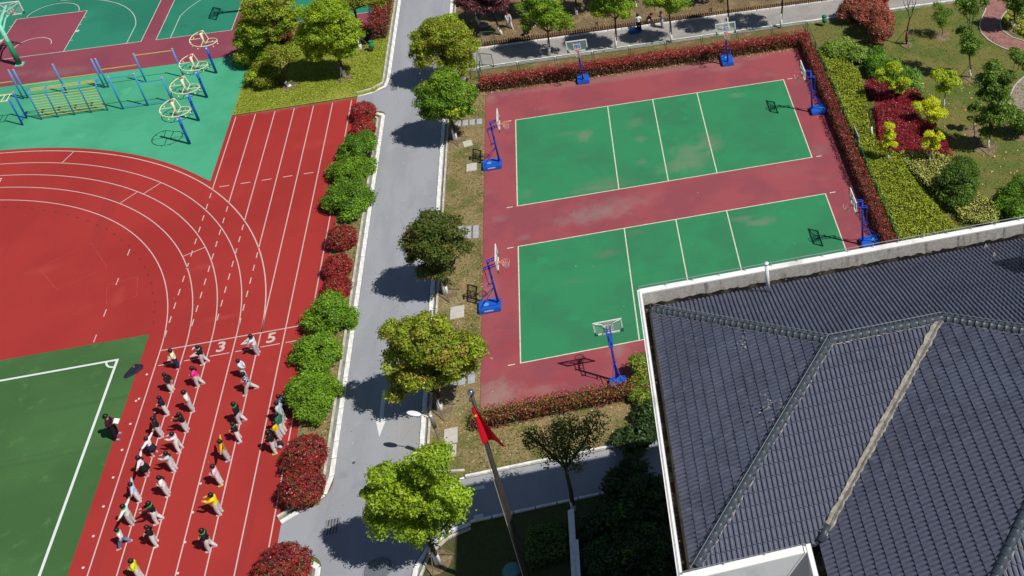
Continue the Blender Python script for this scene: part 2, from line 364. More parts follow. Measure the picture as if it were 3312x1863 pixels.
m.line([(-27.57, 26.38), (-27.57, 29.0)] + arc(-34.2, 27.9, 6.72, 10, 90, 20), w, z); m.line([(-24.6, 26.33), (-24.6, 29.5)] + arc(-17.9, 27.9, 6.9, 166, 110, 14), w, z)
structure(m.build('far_court_lines', TLINE if False else plain('pale_court_line', (.56, .53, .50), .85, sp=.2, var=.2, vscale=4)), 'pale lines of the far basketball courts')

# ---- roads
ASPH = ground_mat('asphalt', cracks=((.16, .16, .17), .34, .008, .16), layers=[(.315, .325, .352), ((.28, .29, .315), (.5, .12), .42, .6, 4), ((.355, .355, .365), .9, .6, .76, 5), ((.25, .25, .26), (1.6, .05), .60, .80, 5), ((.27, .262, .25), 2.2, .68, .80, 6)], rough=.85, sp=.2, grain=.13, gscale=28, bump=.25, bscale=80,
    blobs=[(-5.4, -15.9, 1.2, 2.4, (.37, .345, .30), .7), (-8.0, -17.5, .35, .3, (.13, .135, .15), .5), (-7.2, -18.2, .5, .25, (.15, .155, .17), .5), (-6.6, 29, .6, .5, (.33, .31, .27), .6)])
road = MB()
def fil(cx, cy, r, a0, a1): return arc(cx, cy, r, a0, a1, 8)
# outline of the whole asphalt: main road, the two side openings towards the track, and the branch to the right
WL, WR = -8.42, -4.72
out = [(WL, 80), (WL, 15.9)] + fil(WL - .95, 15.9, .95, 0, -82)[1:] + [(-10.42, 14.62), (-10.42, 12.55), (-9.05, 12.52)] + fil(-9.05, 11.85, .65, 90, 0)[1:] + [(WL, -17.7)] + \
      fil(-9.75, -17.7, 1.33, 0, -78)[1:] + [(-10.42, -19.55), (-10.42, -21.3), (-9.3, -21.4)] + fil(-9.3, -22.3, .88, 90, 0)[1:] + [(WL, -70), (WR, -70), (WR, -23.8)] + \
      fil(WR + 2.4, -23.9, 2.4, 180, 92)[1:] + [(6.4, -21.52), (6.4, -19.2), (-2.6, -19.15)] + fil(-2.9, -17.3, 1.84, 270, 180)[1:] + [(WR, 80)]
structure(MB().sheet(out, 0).build('road', ASPH), 'pale asphalt campus road with branch openings')
PATHM = ground_mat('path_concrete', [(.33, .305, .285), ((.275, .257, .245), .5, .45, .62, 5), ((.38, .355, .325), 2.0, .6, .76, 5)], rough=.85, grain=.15, gscale=25, bump=.2)
structure(MB().sheet([(WR + .01, 15.2), (-3.6, 16.1), (70, 16.2), (70, 18.58), (-3.6, 18.7), (WR + .01, 19.6)], .004).build('garden_path', PATHM), 'grey concrete path between the picket fence and the hedge')
# arrow
m = MB(); m.rect(-6.69, -14.5, -6.5, -12.69, .004); m.sheet([(-6.86, -14.5), (-6.32, -14.5), (-6.59, -15.66)], .004)
structure(m.build('road_arrow', WLINE), 'worn white arrow painted on the road')
m = MB(); m.rect(-3.0, -19.9, -1.7, -19.72, .004); m.rect(-2.15, -21.42, -1.75, -21.25, .004)
structure(m.build('road_markings', WLINE), 'short white marks at the mouth of the side road')

# ---- kerbs: every stone a piece
KERB = plain('kerb_stone', (.50, .475, .40), .85, sp=.2, var=.3, vscale=4)
EDGE = plain('edge_stone', (.74, .735, .71), .8, sp=.2, var=.26, vscale=3.5)
GUT = ground_mat('gutter_concrete', [(.25, .24, .225), ((.17, .165, .15), 1.5, .45, .65, 5)], grain=.15, bump=.2)
def resample(P, L):
    P = [np.array(p, float) for p in P]; d = [0]
    for a, b in zip(P, P[1:]): d.append(d[-1] + np.linalg.norm(b - a))
    n = max(1, round(d[-1] / L)); out = []
    for i in range(n + 1):
        s = d[-1] * i / n; j = min(max(np.searchsorted(d, s) - 1, 0), len(P) - 2)
        t = (s - d[j]) / max(d[j + 1] - d[j], 1e-9); out.append(P[j] + (P[j + 1] - P[j]) * min(max(t, 0), 1))
    return out
def offset(P, o):
    P = [np.array(p, float) for p in P]; R = []
    for i in range(len(P)):
        t = P[min(i + 1, len(P) - 1)] - P[max(i - 1, 0)]; t /= np.linalg.norm(t); R.append(P[i] + np.array([-t[1], t[0]]) * o)
    return R
def box_mesh(name, sx, sy, sz, mat, bev=.008):
    bm = bmesh.new(); bmesh.ops.create_cube(bm, size=1); bmesh.ops.scale(bm, vec=(sx, sy, sz), verts=bm.verts)
    if bev: bmesh.ops.bevel(bm, geom=[e for e in bm.edges], offset=bev, segments=1, affect='EDGES')
    me = bpy.data.meshes.new(name); bm.to_mesh(me); bm.free(); me.materials.append(mat); return me
def stones(parent, P, L, wid, z0, hgt, mat, name):
    Q = resample(P, L); cache = {}
    for a, b in zip(Q, Q[1:]):
        l = np.linalg.norm(b - a); k = round(l, 1)
        if k not in cache: cache[k] = box_mesh(name, k - .018, wid, hgt, mat)
        c = (a + b) / 2
        link(name, cache[k], parent, (c[0], c[1], z0 + hgt / 2 + random.uniform(-.004, .004)), (0, 0, math.atan2(b[1] - a[1], b[0] - a[0])))
def kerb(label, P, side, edge=True, L=1.0, h=.13):
    "P: asphalt edge; side +1: kerb lies on the left of the direction of travel"
    P0 = offset(P, side * .12); gut = offset(P, side * .30)
    m = MB(); m.line(gut, .14, .012)
    root = structure(m.build('kerb', GUT), label)
    if edge: stones(root, P0, L, .22, -.02, .045, EDGE, 'edge_stone')
    stones(root, offset(P, side * (.43 if edge else .07)), L, .11, -.03, h + .03, KERB if edge else EDGE, 'kerb_stone')
    return root
kerb('kerb of pale stones round the planted grass by the far courts', [(-10.4, 14.6)] + [(-9.3, 14.87)] + fil(WL - .95, 15.9, .95, -82, 0)[1:] + [(WL, 22), (WL, 32), (WL, 48)], 1)
kerb('kerb of pale stones along the shrub strip beside the track', [(-9.3, 12.53), (-9.05, 12.52)] + fil(-9.05, 11.85, .65, 90, 0)[1:] + [(WL, 4), (WL, -8), (WL, -17.7)] + fil(-9.75, -17.7, 1.33, 0, -78)[1:] + [(-10.4, -19.52)], -1)
kerb('kerb of pale stones round the lowest shrub bed', [(-10.2, -21.32), (-9.3, -21.4)] + fil(-9.3, -22.3, .88, 90, 0)[1:] + [(WL, -30), (WL, -38)], -1)
kerb('kerb of pale stones along the tree strip beside the courts', [(WR, 14.6), (WR, 2), (WR, -10), (WR, -17.3)] + fil(-2.9, -17.3, 1.84, 180, 270)[1:] + [(-2.6, -19.15)], 1)
kerb('white kerb of the side road below the near hedge', [(-2.55, -19.12), (6.2, -19.14)], 1, False, 1.0, .12)
kerb('kerb of pale stones along the far right side of the road', [(WR, 48), (WR, 32), (WR, 20.2)], 1)
kerb('white kerb of the side road along the shaded lawn', [(4.3, -21.52), (-2.3, -21.5)], 1, False, 1.0, .12)
kerb('kerb of pale stones round the shaded lawn corner', [(-2.3, -21.5)] + fil(WR + 2.4, -23.9, 2.4, 92, 180)[1:] + [(WR, -30), (WR, -38)], 1)
kerb('low white kerb on the hedge side of the garden path', [(-3.6, 16.15), (10, 16.15), (34, 16.18)], -1, False, 1.0, .10)
kerb('low white kerb under the picket fence', [(-3.4, 18.64), (10, 18.60), (30, 18.56)], 1, False, 1.0, .10)

# ---- planted ground
STRIP = ground_mat('strip_soil', [(.235, .175, .082), ((.135, .135, .04), .55, .46, .6, 5), ((.28, .215, .11), 1.1, .56, .72, 5)], grain=.4, gscale=13, bump=.6, bscale=18,
    blobs=[(-3.4, 7.2, 1.0, .8, (.36, .29, .18), .8), (-3.6, -7.4, 1.2, .8, (.36, .28, .17), .8), (-3.6, -14.6, 1.2, .8, (.38, .30, .19), .9)])
structure(MB().sheet([(WR + .5, 15.2), (-1.955, 15.2), (-1.955, -15.5), (6.4, -15.5), (6.4, -19.1), (-2.7, -19.05)] + offset(fil(-2.9, -17.3, 1.84, 270, 180), 0) [1:] + [(WR + .5, -17)] , .03).build('tree_strip', STRIP), 'sandy soil strip with thin grass between road and courts')
structure(MB().rect(-10.40, -18.9, WL - .45, 12.1, .03).build('shrub_strip', STRIP), 'soil of the shrub strip beside the track')
structure(MB().rect(-10.40, -70, WL - .45, -21.75, .03).build('shrub_bed_soil', STRIP), 'soil of the lowest shrub bed')
LAWN = ground_mat('lawn', [(.155, .145, .040), ((.095, .13, .026), .35, .45, .6, 5), ((.19, .155, .07), .9, .58, .74, 5)], grain=.35, gscale=16, bump=.6, bscale=22)
structure(MB().sheet([(20.85, 16.05), (70, 16.05), (70, -26), (20.85, -26)], .01).build('garden_lawn', LAWN), 'thin brownish green lawn of the garden')
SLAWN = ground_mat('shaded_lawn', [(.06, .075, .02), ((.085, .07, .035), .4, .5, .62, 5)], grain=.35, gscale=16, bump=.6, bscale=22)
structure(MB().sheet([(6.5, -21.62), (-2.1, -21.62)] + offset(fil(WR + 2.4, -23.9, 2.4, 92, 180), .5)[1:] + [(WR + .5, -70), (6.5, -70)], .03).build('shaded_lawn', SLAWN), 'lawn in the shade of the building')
YARD = ground_mat('planting_soil', [(.17, .12, .065), ((.25, .185, .09), .6, .5, .66, 5), ((.10, .085, .04), 1.1, .58, .72, 5)], grain=.4, gscale=9, bump=.8, bscale=12)
structure(MB().rect(-4.2, 18.75, 70, 70, .02).build('planting_ground', YARD), 'bare brown planting ground behind the picket fence')
BLAWN = ground_mat('bright_lawn', [(.24, .265, .038), ((.30, .305, .055), .7, .46, .6, 5), ((.11, .13, .018), 1.1, .58, .72, 5)], grain=.35, gscale=14, bump=.6, bscale=20)
structure(MB().sheet([(-18.3, 14.5), (-10.45, 14.66), (-9.3, 14.95), (-8.9, 15.6), (-8.88, 60), (-9.15, 60), (-9.15, 22.38), (-18.3, 22.38)], .03).build('grass_plot', BLAWN), 'yellow green grass plot beside the far courts')
# brick path and paved circle in the garden
BRICK = ground_mat('red_paving', [(.30, .145, .125), ((.24, .11, .10), 2.0, .45, .6, 5), ((.36, .2, .17), 9.0, .56, .7, 3)], grain=.25, gscale=9, bump=.3)
def px_g1(x, y): return tuple(G((2600 + x / 3.4494) / 1.285714, (y / 3.4494) / 1.285714)[:2])
outer = [(35.0, 16.1), (34.85, 15.2), (34.7, 14.2), (34.1, 13.3), (33.65, 12.5), (33.35, 11.9), (33.24, 11.1), (33.35, 10.2), (33.62, 9.5), (34.1, 8.7), (34.6, 8.2), (36.2, 7.0), (39, 6)]
inner = [(40, 7.9), (37.2, 8.3), (35.9, 9.0), (35.1, 9.9), (34.75, 10.8), (34.75, 11.6), (34.95, 12.2), (35.35, 12.9), (35.8, 13.4), (36.6, 14.1), (37.6, 14.8), (39, 16.1)]
structure(MB().sheet(outer + inner, .02).build('brick_path', BRICK), 'curving red paved garden path')
kr = structure(MB().line(offset(outer, -.06), .03, .022).build('path_edging', KERB), 'pale stone edging of the red garden path')
stones(kr, offset(outer, -.06), .5, .09, 0, .07, KERB, 'kerb_stone'); stones(kr, offset(inner, -.06), .5, .09, 0, .07, KERB, 'kerb_stone')
PAVE = ground_mat('grey_paving', [(.30, .25, .20), ((.20, .16, .12), 9.0, .48, .6, 3), ((.37, .32, .26), 1.0, .55, .7, 4)], grain=.3, gscale=8, bump=.4)
circ = arc(36.6, .9, 4.75, 95, 250, 30)
structure(MB().sheet(circ + [(45, -4), (45, 5.5)], .02).build('paved_circle', PAVE), 'grey paved round at the edge of the garden')
kr = structure(MB().line(circ, .03, .022).build('path_edging', KERB), 'pale stone edging of the grey paved round')
stones(kr, circ, .5, .09, 0, .07, KERB, 'kerb_stone')
# stepping stones, slabs, covers
SLAB = plain('grey_slab', (.36, .38, .40), .8, sp=.2, var=.2, vscale=4)
CONC = plain('pale_concrete', (.50, .47, .42), .85, sp=.2, var=.14, vscale=4)
def slab(label, x, y, sx, sy, mat=SLAB, rz=0, group=None, name='paving_slab', h=.05):
    o = link(name, box_mesh(name, sx, sy, h, mat, .006), None, (x, y, .03 + h / 2), (0, 0, rz)); tag(o, label, 'slab', group); return o
steps = [('stepping slab, {} from the road in the row by the bright round tree', [(-3.66, 9.5), (-3.21, 9.46), (-2.76, 9.41), (-2.31, 9.37)], .34, .62),
         ('stepping slab, {} from the road in the row beside the dark tree', [(-3.2, -1.62), (-2.79, -1.73), (-2.36, -1.79)], .33, 1.15),
         ('stepping slab, {} from the road in the row by the yellowish wide tree', [(-4.12, -12.86), (-3.7, -12.92), (-3.28, -12.96), (-2.86, -13.0), (-2.4, -13.03)], .34, .85)]
for lab, pts, sx, sy in steps:
    for i, (x, y) in enumerate(pts): slab('grey ' + lab.format(['first', 'second', 'third', 'fourth', 'fifth'][i]), x, y, sx, sy, group='stepping slabs beside the courts')
slab('pale square cover slab beside the farther left hoop base', -2.71, 4.5, .62, .78, CONC)
slab('broken pale slab by the trunk of the bright round tree', -3.0, 7.1, .55, .62, CONC, .2)
slab('pale square cover slab beside the nearer left hoop base', -3.22, -8.19, .72, .92, CONC)
slab('upper pale slab beside the street lamp', -3.28, -16.52, .62, .95, CONC, .02); slab('lower pale slab at the foot of the street lamp', -3.3, -17.42, .6, .72, CONC, .0)
slab('small grey slab under the lowest green shrub', -8.98, -12.35, .3, .6, SLAB)
IRON = plain('cast_iron', (.12, .125, .13), .6, .4, var=.25)
def grate(label, x, y, sx, sy):
    t = thing('drain_grate', label, 'drain grate', (x, y, .006)); fr = MB()
    for dx in (-sx / 2, sx / 2): fr.box((dx, 0, .004), (.04, sy, .012))
    for dy in (-sy / 2, sy / 2): fr.box((0, dy, .0041), (sx, .04, .012))
    fr.build('frame', plain('grate_steel', (.34, .36, .38), .5, .3), t); MB().rect(-sx / 2, -sy / 2, sx / 2, sy / 2, -.002).build('sump', IRON, t)
    for i in range(5):
        b = MB(); b.box((-sx / 2 + sx * (i + .5) / 5, 0, .004), (.045, sy - .05, .01)); b.build('bar', _plain['grate_steel'], t)
    MB().box((0, 0, .005), (sx - .05, .05, .012)).build('cross_bar', _plain['grate_steel'], t)
grate('slotted steel drain grate in the side opening near the bottom', -8.19, -20.24, .62, .85)
grate('slotted steel drain grate by the kerb corner near the far shrubs', -8.05, 15.05, .45, .55)
t = thing('manhole_cover', 'round grey manhole cover in the road near the bottom edge', 'manhole', (-6.07, -22.91, .004))
MB().lathe([(.56, 0), (.56, .012), (.5, .014), (.5, .006), (.48, .006), (.48, .016), (0.01, .016)], n=28).build('lid', plain('manhole_iron', (.17, .18, .2), .6, .2, var=.3, vscale=20), t)
MB().lathe([(.64, 0), (.64, .006), (.57, .006), (.57, 0)], n=28).build('ring', plain('manhole_ring', (.25, .26, .28), .8), t)
for a in range(8):
    MB().box((.33 * math.cos(a * .785), .33 * math.sin(a * .785), .018), (.12, .04, .006), a * .785).build('stud', _plain['manhole_iron'], t)
tag(MB().lathe([(.075, 0), (.075, .01), (.05, .012), (.01, .012)], loc if False else (-7.62, -16.9, .004), 14).build('survey_cover', IRON), 'small round dark valve cover in the road', 'valve cover')
# ================================================================== VEGETATION
LEAFGAIN = 1.9
def unit(n, rng):
    v = rng.normal(size=(n, 3)); return v / np.linalg.norm(v, axis=1, keepdims=True)
class Leaves:
    def __init__(s, seed): s.rng = np.random.default_rng(seed); s.P = []; s.N = []; s.C = []; s.S = []
    def add(s, P, Nn, C, size):
        s.P.append(P); s.N.append(Nn); s.C.append(C); s.S.append(np.full(len(P), size) if np.isscalar(size) else size)
    def mesh(s, name, mat, aspect=.55, flat=.9, up=.25, curl=.0):
        rng = s.rng; P = np.concatenate(s.P); Nn = np.concatenate(s.N); C = np.concatenate(s.C); S = np.concatenate(s.S); n = len(P)
        Nn = Nn + unit(n, rng) * flat; Nn[:, 2] += up; Nn /= np.linalg.norm(Nn, axis=1, keepdims=True) + 1e-9
        r = unit(n, rng); t = np.cross(Nn, r); t /= np.linalg.norm(t, axis=1, keepdims=True) + 1e-9; b = np.cross(Nn, t)
        S = S * rng.uniform(.7, 1.35, n)
        l = (S / 2)[:, None]; w = (S * aspect / 2)[:, None]
        V = np.empty((n, 4, 3)); V[:, 0] = P - t * l; V[:, 1] = P + b * w - t * l * .1; V[:, 2] = P + t * l - Nn * l * .25; V[:, 3] = P - b * w - t * l * .1
        me = bpy.data.meshes.new(name); me.vertices.add(n * 4); me.loops.add(n * 4); me.polygons.add(n)
        me.vertices.foreach_set('co', V.reshape(-1).astype(np.float32))
        me.loops.foreach_set('vertex_index', np.arange(n * 4, dtype=np.int32))
        me.polygons.foreach_set('loop_start', np.arange(0, n * 4, 4, dtype=np.int32))
        at = me.attributes.new('Col', 'FLOAT_COLOR', 'POINT')
        CC = np.ones((n, 4, 4), np.float32); CC[:, :, :3] = np.clip(C * LEAFGAIN, 0, .8)[:, None, :]
        at.data.foreach_set('color', CC.reshape(-1))
        me.materials.append(mat); me.update(); me.validate(); return me
def pick(pal, n, rng):
    w = np.array([p[1] for p in pal], float); w /= w.sum()
    return np.array([p[0] for p in pal])[rng.choice(len(pal), n, p=w)]
def lobed(lv, lobes, pal, leaf=.16, dens=26, per=13, spread=.2, inner=.25, low=-.75, bump=.16, jit=.22, gaps=0.0):
    """leaf clumps spread through the volume of a few overlapping lobes: (centre, (rx, ry, rz))"""
    rng = lv.rng
    for ci, (c, r) in enumerate(lobes):
        c = np.array(c, float); r = np.array(r, float) * np.ones(3); rm = r.mean()
        n = int(dens * 4 * math.pi * rm * rm * .8) + 4
        u = unit(int(n * 1.5), rng); u = u[u[:, 2] > low][:n]; n = len(u)
        ks = unit(7, rng) * rng.uniform(2.5, 5.5, (7, 1)); ph = rng.uniform(0, 6.28, 7)
        bm_ = 1 + bump * np.sin(u @ ks.T * 1.4 + ph).sum(1) / 2.2
        if gaps: keep = rng.uniform(size=n) > gaps * (np.sin(u @ ks[:3].T * 1.9 + ph[:3]).sum(1) > .6); u = u[keep]; bm_ = bm_[keep]; n = len(u)
        rad = bm_ * np.where(rng.uniform(size=n) < inner, rng.uniform(.35, .85, n), rng.uniform(.86, 1.04, n))
        Cc = c + u * rad[:, None] * r
        keep = np.ones(n, bool)
        for cj, (c2, r2) in enumerate(lobes):
            if cj == ci: continue
            keep &= (((Cc - np.array(c2)) / (np.array(r2) * np.ones(3))) ** 2).sum(1) > .5
        keep &= Cc[:, 2] > .08
        Cc = Cc[keep]; u = u[keep]; n = len(Cc)
        if n == 0: continue
        col_c = pick(pal, n, rng) * rng.uniform(1 - jit, 1 + jit, (n, 1))
        P = np.repeat(Cc, per, 0) + rng.normal(size=(n * per, 3)) * spread * np.array([1, 1, .6]); Nn = np.repeat(u, per, 0)
        C = np.repeat(col_c, per, 0) * rng.uniform(.8, 1.2, (n * per, 1)); k = P[:, 2] > .03
        lv.add(P[k], Nn[k], C[k], leaf)
def crown(lv, lobes, pal, leaf=.15, sub=.36, cover=1.5, low=-.35, gaps=.0, jit=.25, fill=.12):
    """a crown as many small leafy boughs: each lobe carries domed clumps of leaves on its outside, so light and dark clumps alternate"""
    rng = lv.rng
    for ci, (c, r) in enumerate(lobes):
        c = np.array(c, float); r = np.array(r, float) * np.ones(3); rm = r.mean(); rs0 = min(sub, rm * .55)
        n = max(6, int(2.3 * 4 * rm * rm / (rs0 * rs0) * .62)); u = unit(n * 2, rng); u = u[u[:, 2] > low][:n]
        cc = c + u * r * rng.uniform(.55, .98, (len(u), 1)); keep = np.ones(len(u), bool)
        for cj, (c2, r2) in enumerate(lobes):
            if cj != ci: keep &= (((cc - np.array(c2)) / (np.array(r2) * np.ones(3))) ** 2).sum(1) > .42
        keep &= rng.uniform(size=len(u)) > gaps
        for q, uu in zip(cc[keep], u[keep]):
            rs = rs0 * rng.uniform(.55, 1.35); k = int(cover * 2.6 * math.pi * rs * rs / (leaf * leaf * .27)); v = unit(k * 2, rng); out = uu + np.array([0, 0, .7]); out /= np.linalg.norm(out)
            v = v[(v @ out) > -.25][:k]; k = len(v); P = q + v * rs * np.array([1, 1, .72]) * (rng.uniform(.45, 1.0, (k, 1)) + np.abs(rng.normal(size=(k, 1))) * .32)
            colr = pick(pal, 1, rng)[0] * rng.uniform(1 - jit, 1 + jit); C = np.tile(colr, (k, 1)) * rng.uniform(.8, 1.2, (k, 1))
            mixm = rng.uniform(size=k) < .4; C[mixm] = pick(pal, mixm.sum(), rng); lv.add(P, v, C, leaf)
        k = int(fill * 4 * math.pi * rm * rm / (leaf * leaf * .27)); P = c + unit(k, rng) * r * rng.uniform(.1, .75, (k, 1)); lv.add(P, unit(k, rng), pick(pal, k, rng), leaf)
GREEN = [((.075, .150, .011), 4), ((.05, .11, .010), 3), ((.11, .195, .013), 3), ((.038, .08, .010), 1.5)]
BRIGHT = [((.165, .23, .014), 4), ((.215, .265, .018), 3), ((.105, .18, .012), 3), ((.25, .27, .022), 1)]
LIME = [((.185, .265, .014), 4), ((.235, .30, .018), 3), ((.12, .195, .012), 3), ((.08, .14, .012), 1)]
OLIVE = [((.135, .15, .016), 4), ((.16, .155, .02), 3), ((.09, .12, .014), 3), ((.20, .13, .03), 1)]
DARK = [((.060, .085, .014), 4), ((.08, .09, .016), 3), ((.045, .07, .012), 3), ((.13, .075, .03), .8)]
YELLOW = [((.36, .37, .014), 4), ((.42, .41, .018), 3), ((.25, .31, .016), 2)]
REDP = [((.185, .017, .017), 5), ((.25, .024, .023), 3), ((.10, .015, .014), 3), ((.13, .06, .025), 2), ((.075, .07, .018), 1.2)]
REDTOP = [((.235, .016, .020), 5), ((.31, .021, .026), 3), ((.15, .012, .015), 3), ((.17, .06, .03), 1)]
REDSIDE = [((.10, .026, .018), 4), ((.085, .055, .022), 3), ((.06, .06, .018), 2), ((.17, .035, .025), 2), ((.24, .17, .09), .5)]  # older olive and brown leaves, darkened further to paint in shade on hedge sides
CRIM = [((.20, .008, .020), 5), ((.26, .013, .028), 3), ((.12, .007, .016), 3)]
PLUM = [((.075, .022, .03), 5), ((.11, .03, .04), 3), ((.05, .02, .024), 3), ((.17, .09, .07), .5)]
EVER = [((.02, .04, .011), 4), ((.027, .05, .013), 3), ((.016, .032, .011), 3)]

def stake_set(root, b, top, n, ang0=0.3, spread=.75, ring=True):
    for i in range(n):
        a = ang0 + 2 * math.pi * i / n
        MB().tube([(spread * math.cos(a), spread * math.sin(a), 0), (.09 * math.cos(a), .09 * math.sin(a), top + .06)], .022, 6).build('stake', STAKE, root)
    if ring: MB().tube([(.11 * math.cos(k * .785), .11 * math.sin(k * .785), top) for k in range(8)], .03, 5, closed=True).build('tie', STAKE, root)
def tree(name, label, base, lobes, pal, leaf=.17, tr=.12, stakes=0, wash=1.0, group=None, seed=0, dens=24, per=13, spread=.21, squash=.85, gaps=0.22, mat=None, mound=True, inner=.28, stake_top=1.35, fork=.45, cat='tree', lean=None, stake_ang=.3, bump=.18, low=-.35, sub=.31, cover=1.15):
    """base: photo point of the trunk foot; lobes: (x, y, r) photo circles of the crown, optional depth offset in metres, optional z squash"""
    b = G(*base) if len(base) == 2 else np.array(base, float)
    root = thing(name, label, cat, tuple(b), group=group)
    L = []
    for l in lobes:
        c = over(b, l[0], l[1], l[3] if len(l) > 3 else 0.0); r = l[2] * MPP(c) * .92; sq = l[4] if len(l) > 4 else squash
        L.append((c - b, (r, r, r * sq)))
    lv = Leaves(seed + 100); crown(lv, L, pal, leaf * .78, sub, cover * .86, low, gaps * .55, fill=.07)
    zt = min(max(l[0][2] - l[1][2] * .55, .5) for l in L); cen = np.mean([l[0] for l in L], axis=0)
    tp = np.array([cen[0] * fork, cen[1] * fork, zt])
    mb = MB(); mid = tp * .5 + np.array([.04, -.03, 0])
    mb.tube([(0, 0, -.05), tuple(mid * .3), tuple(mid), tuple(tp)], [tr * 1.2, tr, tr * .85, tr * .7], 8)
    mb.build('trunk', BARK, root, True)
    if wash:
        wz = min(wash, zt * .8); f = wz / max(zt, .01)
        MB().tube([(0, 0, -.02), tuple(mid * .3 * min(1, f * 2)) if f < .5 else tuple(mid * .5), tuple(tp * f)], [tr * 1.2 + .012, tr + .016, tr * .93 + .012], 8).build('whitewash', WHITEWASH, root, True)
    br = MB(); rg = np.random.default_rng(seed)
    for (c, r) in L:
        e = c + np.array([0, 0, r[2] * .1]); m1 = (tp + e) / 2 + rg.normal(size=3) * .08
        br.tube([tuple(tp - np.array([0, 0, .1])), tuple(m1), tuple(e)], [tr * .55, tr * .4, tr * .22], 6)
        for _ in range(5):
            q = c + unit(1, rg)[0] * r * .85; s = (m1 + (e - m1) * rg.uniform(0, 1)); br.tube([tuple(s), tuple((s + q) / 2 + rg.normal(size=3) * .06), tuple(q)], [tr * .26, tr * .18, tr * .09], 5)
    br.build('branches', BARK, root, True)
    link('crown', lv.mesh('crown', mat or LEAF, flat=.75), root)
    if stakes: stake_set(root, b, min(stake_top, zt * .8), stakes, stake_ang)
    if mound:
        s = MB(); n = 14; rg = np.random.default_rng(seed + 3); rr = rg.uniform(.62, .95, n)
        s.add([(0, 0, .10)] + [(rr[k] * .55 * math.cos(2 * math.pi * k / n), rr[k] * .55 * math.sin(2 * math.pi * k / n), .075) for k in range(n)] + [(rr[k] * math.cos(2 * math.pi * k / n), rr[k] * math.sin(2 * math.pi * k / n), -.02) for k in range(n)],
              [(0, 1 + k, 1 + (k + 1) % n) for k in range(n)] + [(1 + k, 1 + n + k, 1 + n + (k + 1) % n, 1 + (k + 1) % n) for k in range(n)])
        s.build('soil_mound', MOUND, root, True)
    return root
MOUND = ground_mat('mound_soil', [(.22, .165, .095), ((.15, .11, .06), 2.5, .45, .62, 5)], grain=.35, gscale=14, bump=.6, bscale=20)
def shrub(label, lobes, pal, leaf=.12, hz=.8, group=None, seed=0, name='round_shrub', dens=42, per=12, spread=.13, mat=None, bump=.08, stem=True, cat='shrub', inner=.2, squash=.85, lift=.9, gaps=0, ball=False):
    "lobes: (x, y, r) photo circles of a shrub that sits on the ground"
    L = []
    for l in lobes:
        sq = l[3] if len(l) > 3 else squash
        r = l[2] * MPP(G(l[0], l[1], .8)); h = r * sq * lift; c = G(l[0], l[1], h); r = l[2] * MPP(c) * (.87 if ball else .83); L.append((c, (r, r, r * sq)))
    b = np.array([np.mean([l[0][0] for l in L]), np.mean([l[0][1] for l in L]), 0.0])
    root = thing(name, label, cat, tuple(b), group=group); L = [(c - b, r) for c, r in L]
    lv = Leaves(seed + 500)
    if ball: lobed(lv, L, pal, .084, 140, 9, .05, inner=.12, low=-.8, bump=.035, jit=.25)
    else: crown(lv, L, pal, leaf * .76, .27, 1.0, -.7, gaps, jit=.34, fill=.06)
    link('foliage', lv.mesh('foliage', mat or LEAF, up=.45), root)
    if stem:
        mb = MB(); rg = np.random.default_rng(seed)
        for c, r in L:
            for _ in range(4):
                q = c + unit(1, rg)[0] * r * .8; mb.tube([(c[0] * .5, c[1] * .5, -.02), tuple((c + q) / 2 * np.array([1, 1, .6])), tuple(q)], [.035, .025, .012], 5)
        mb.build('stems', BARK, root, True)
    return root
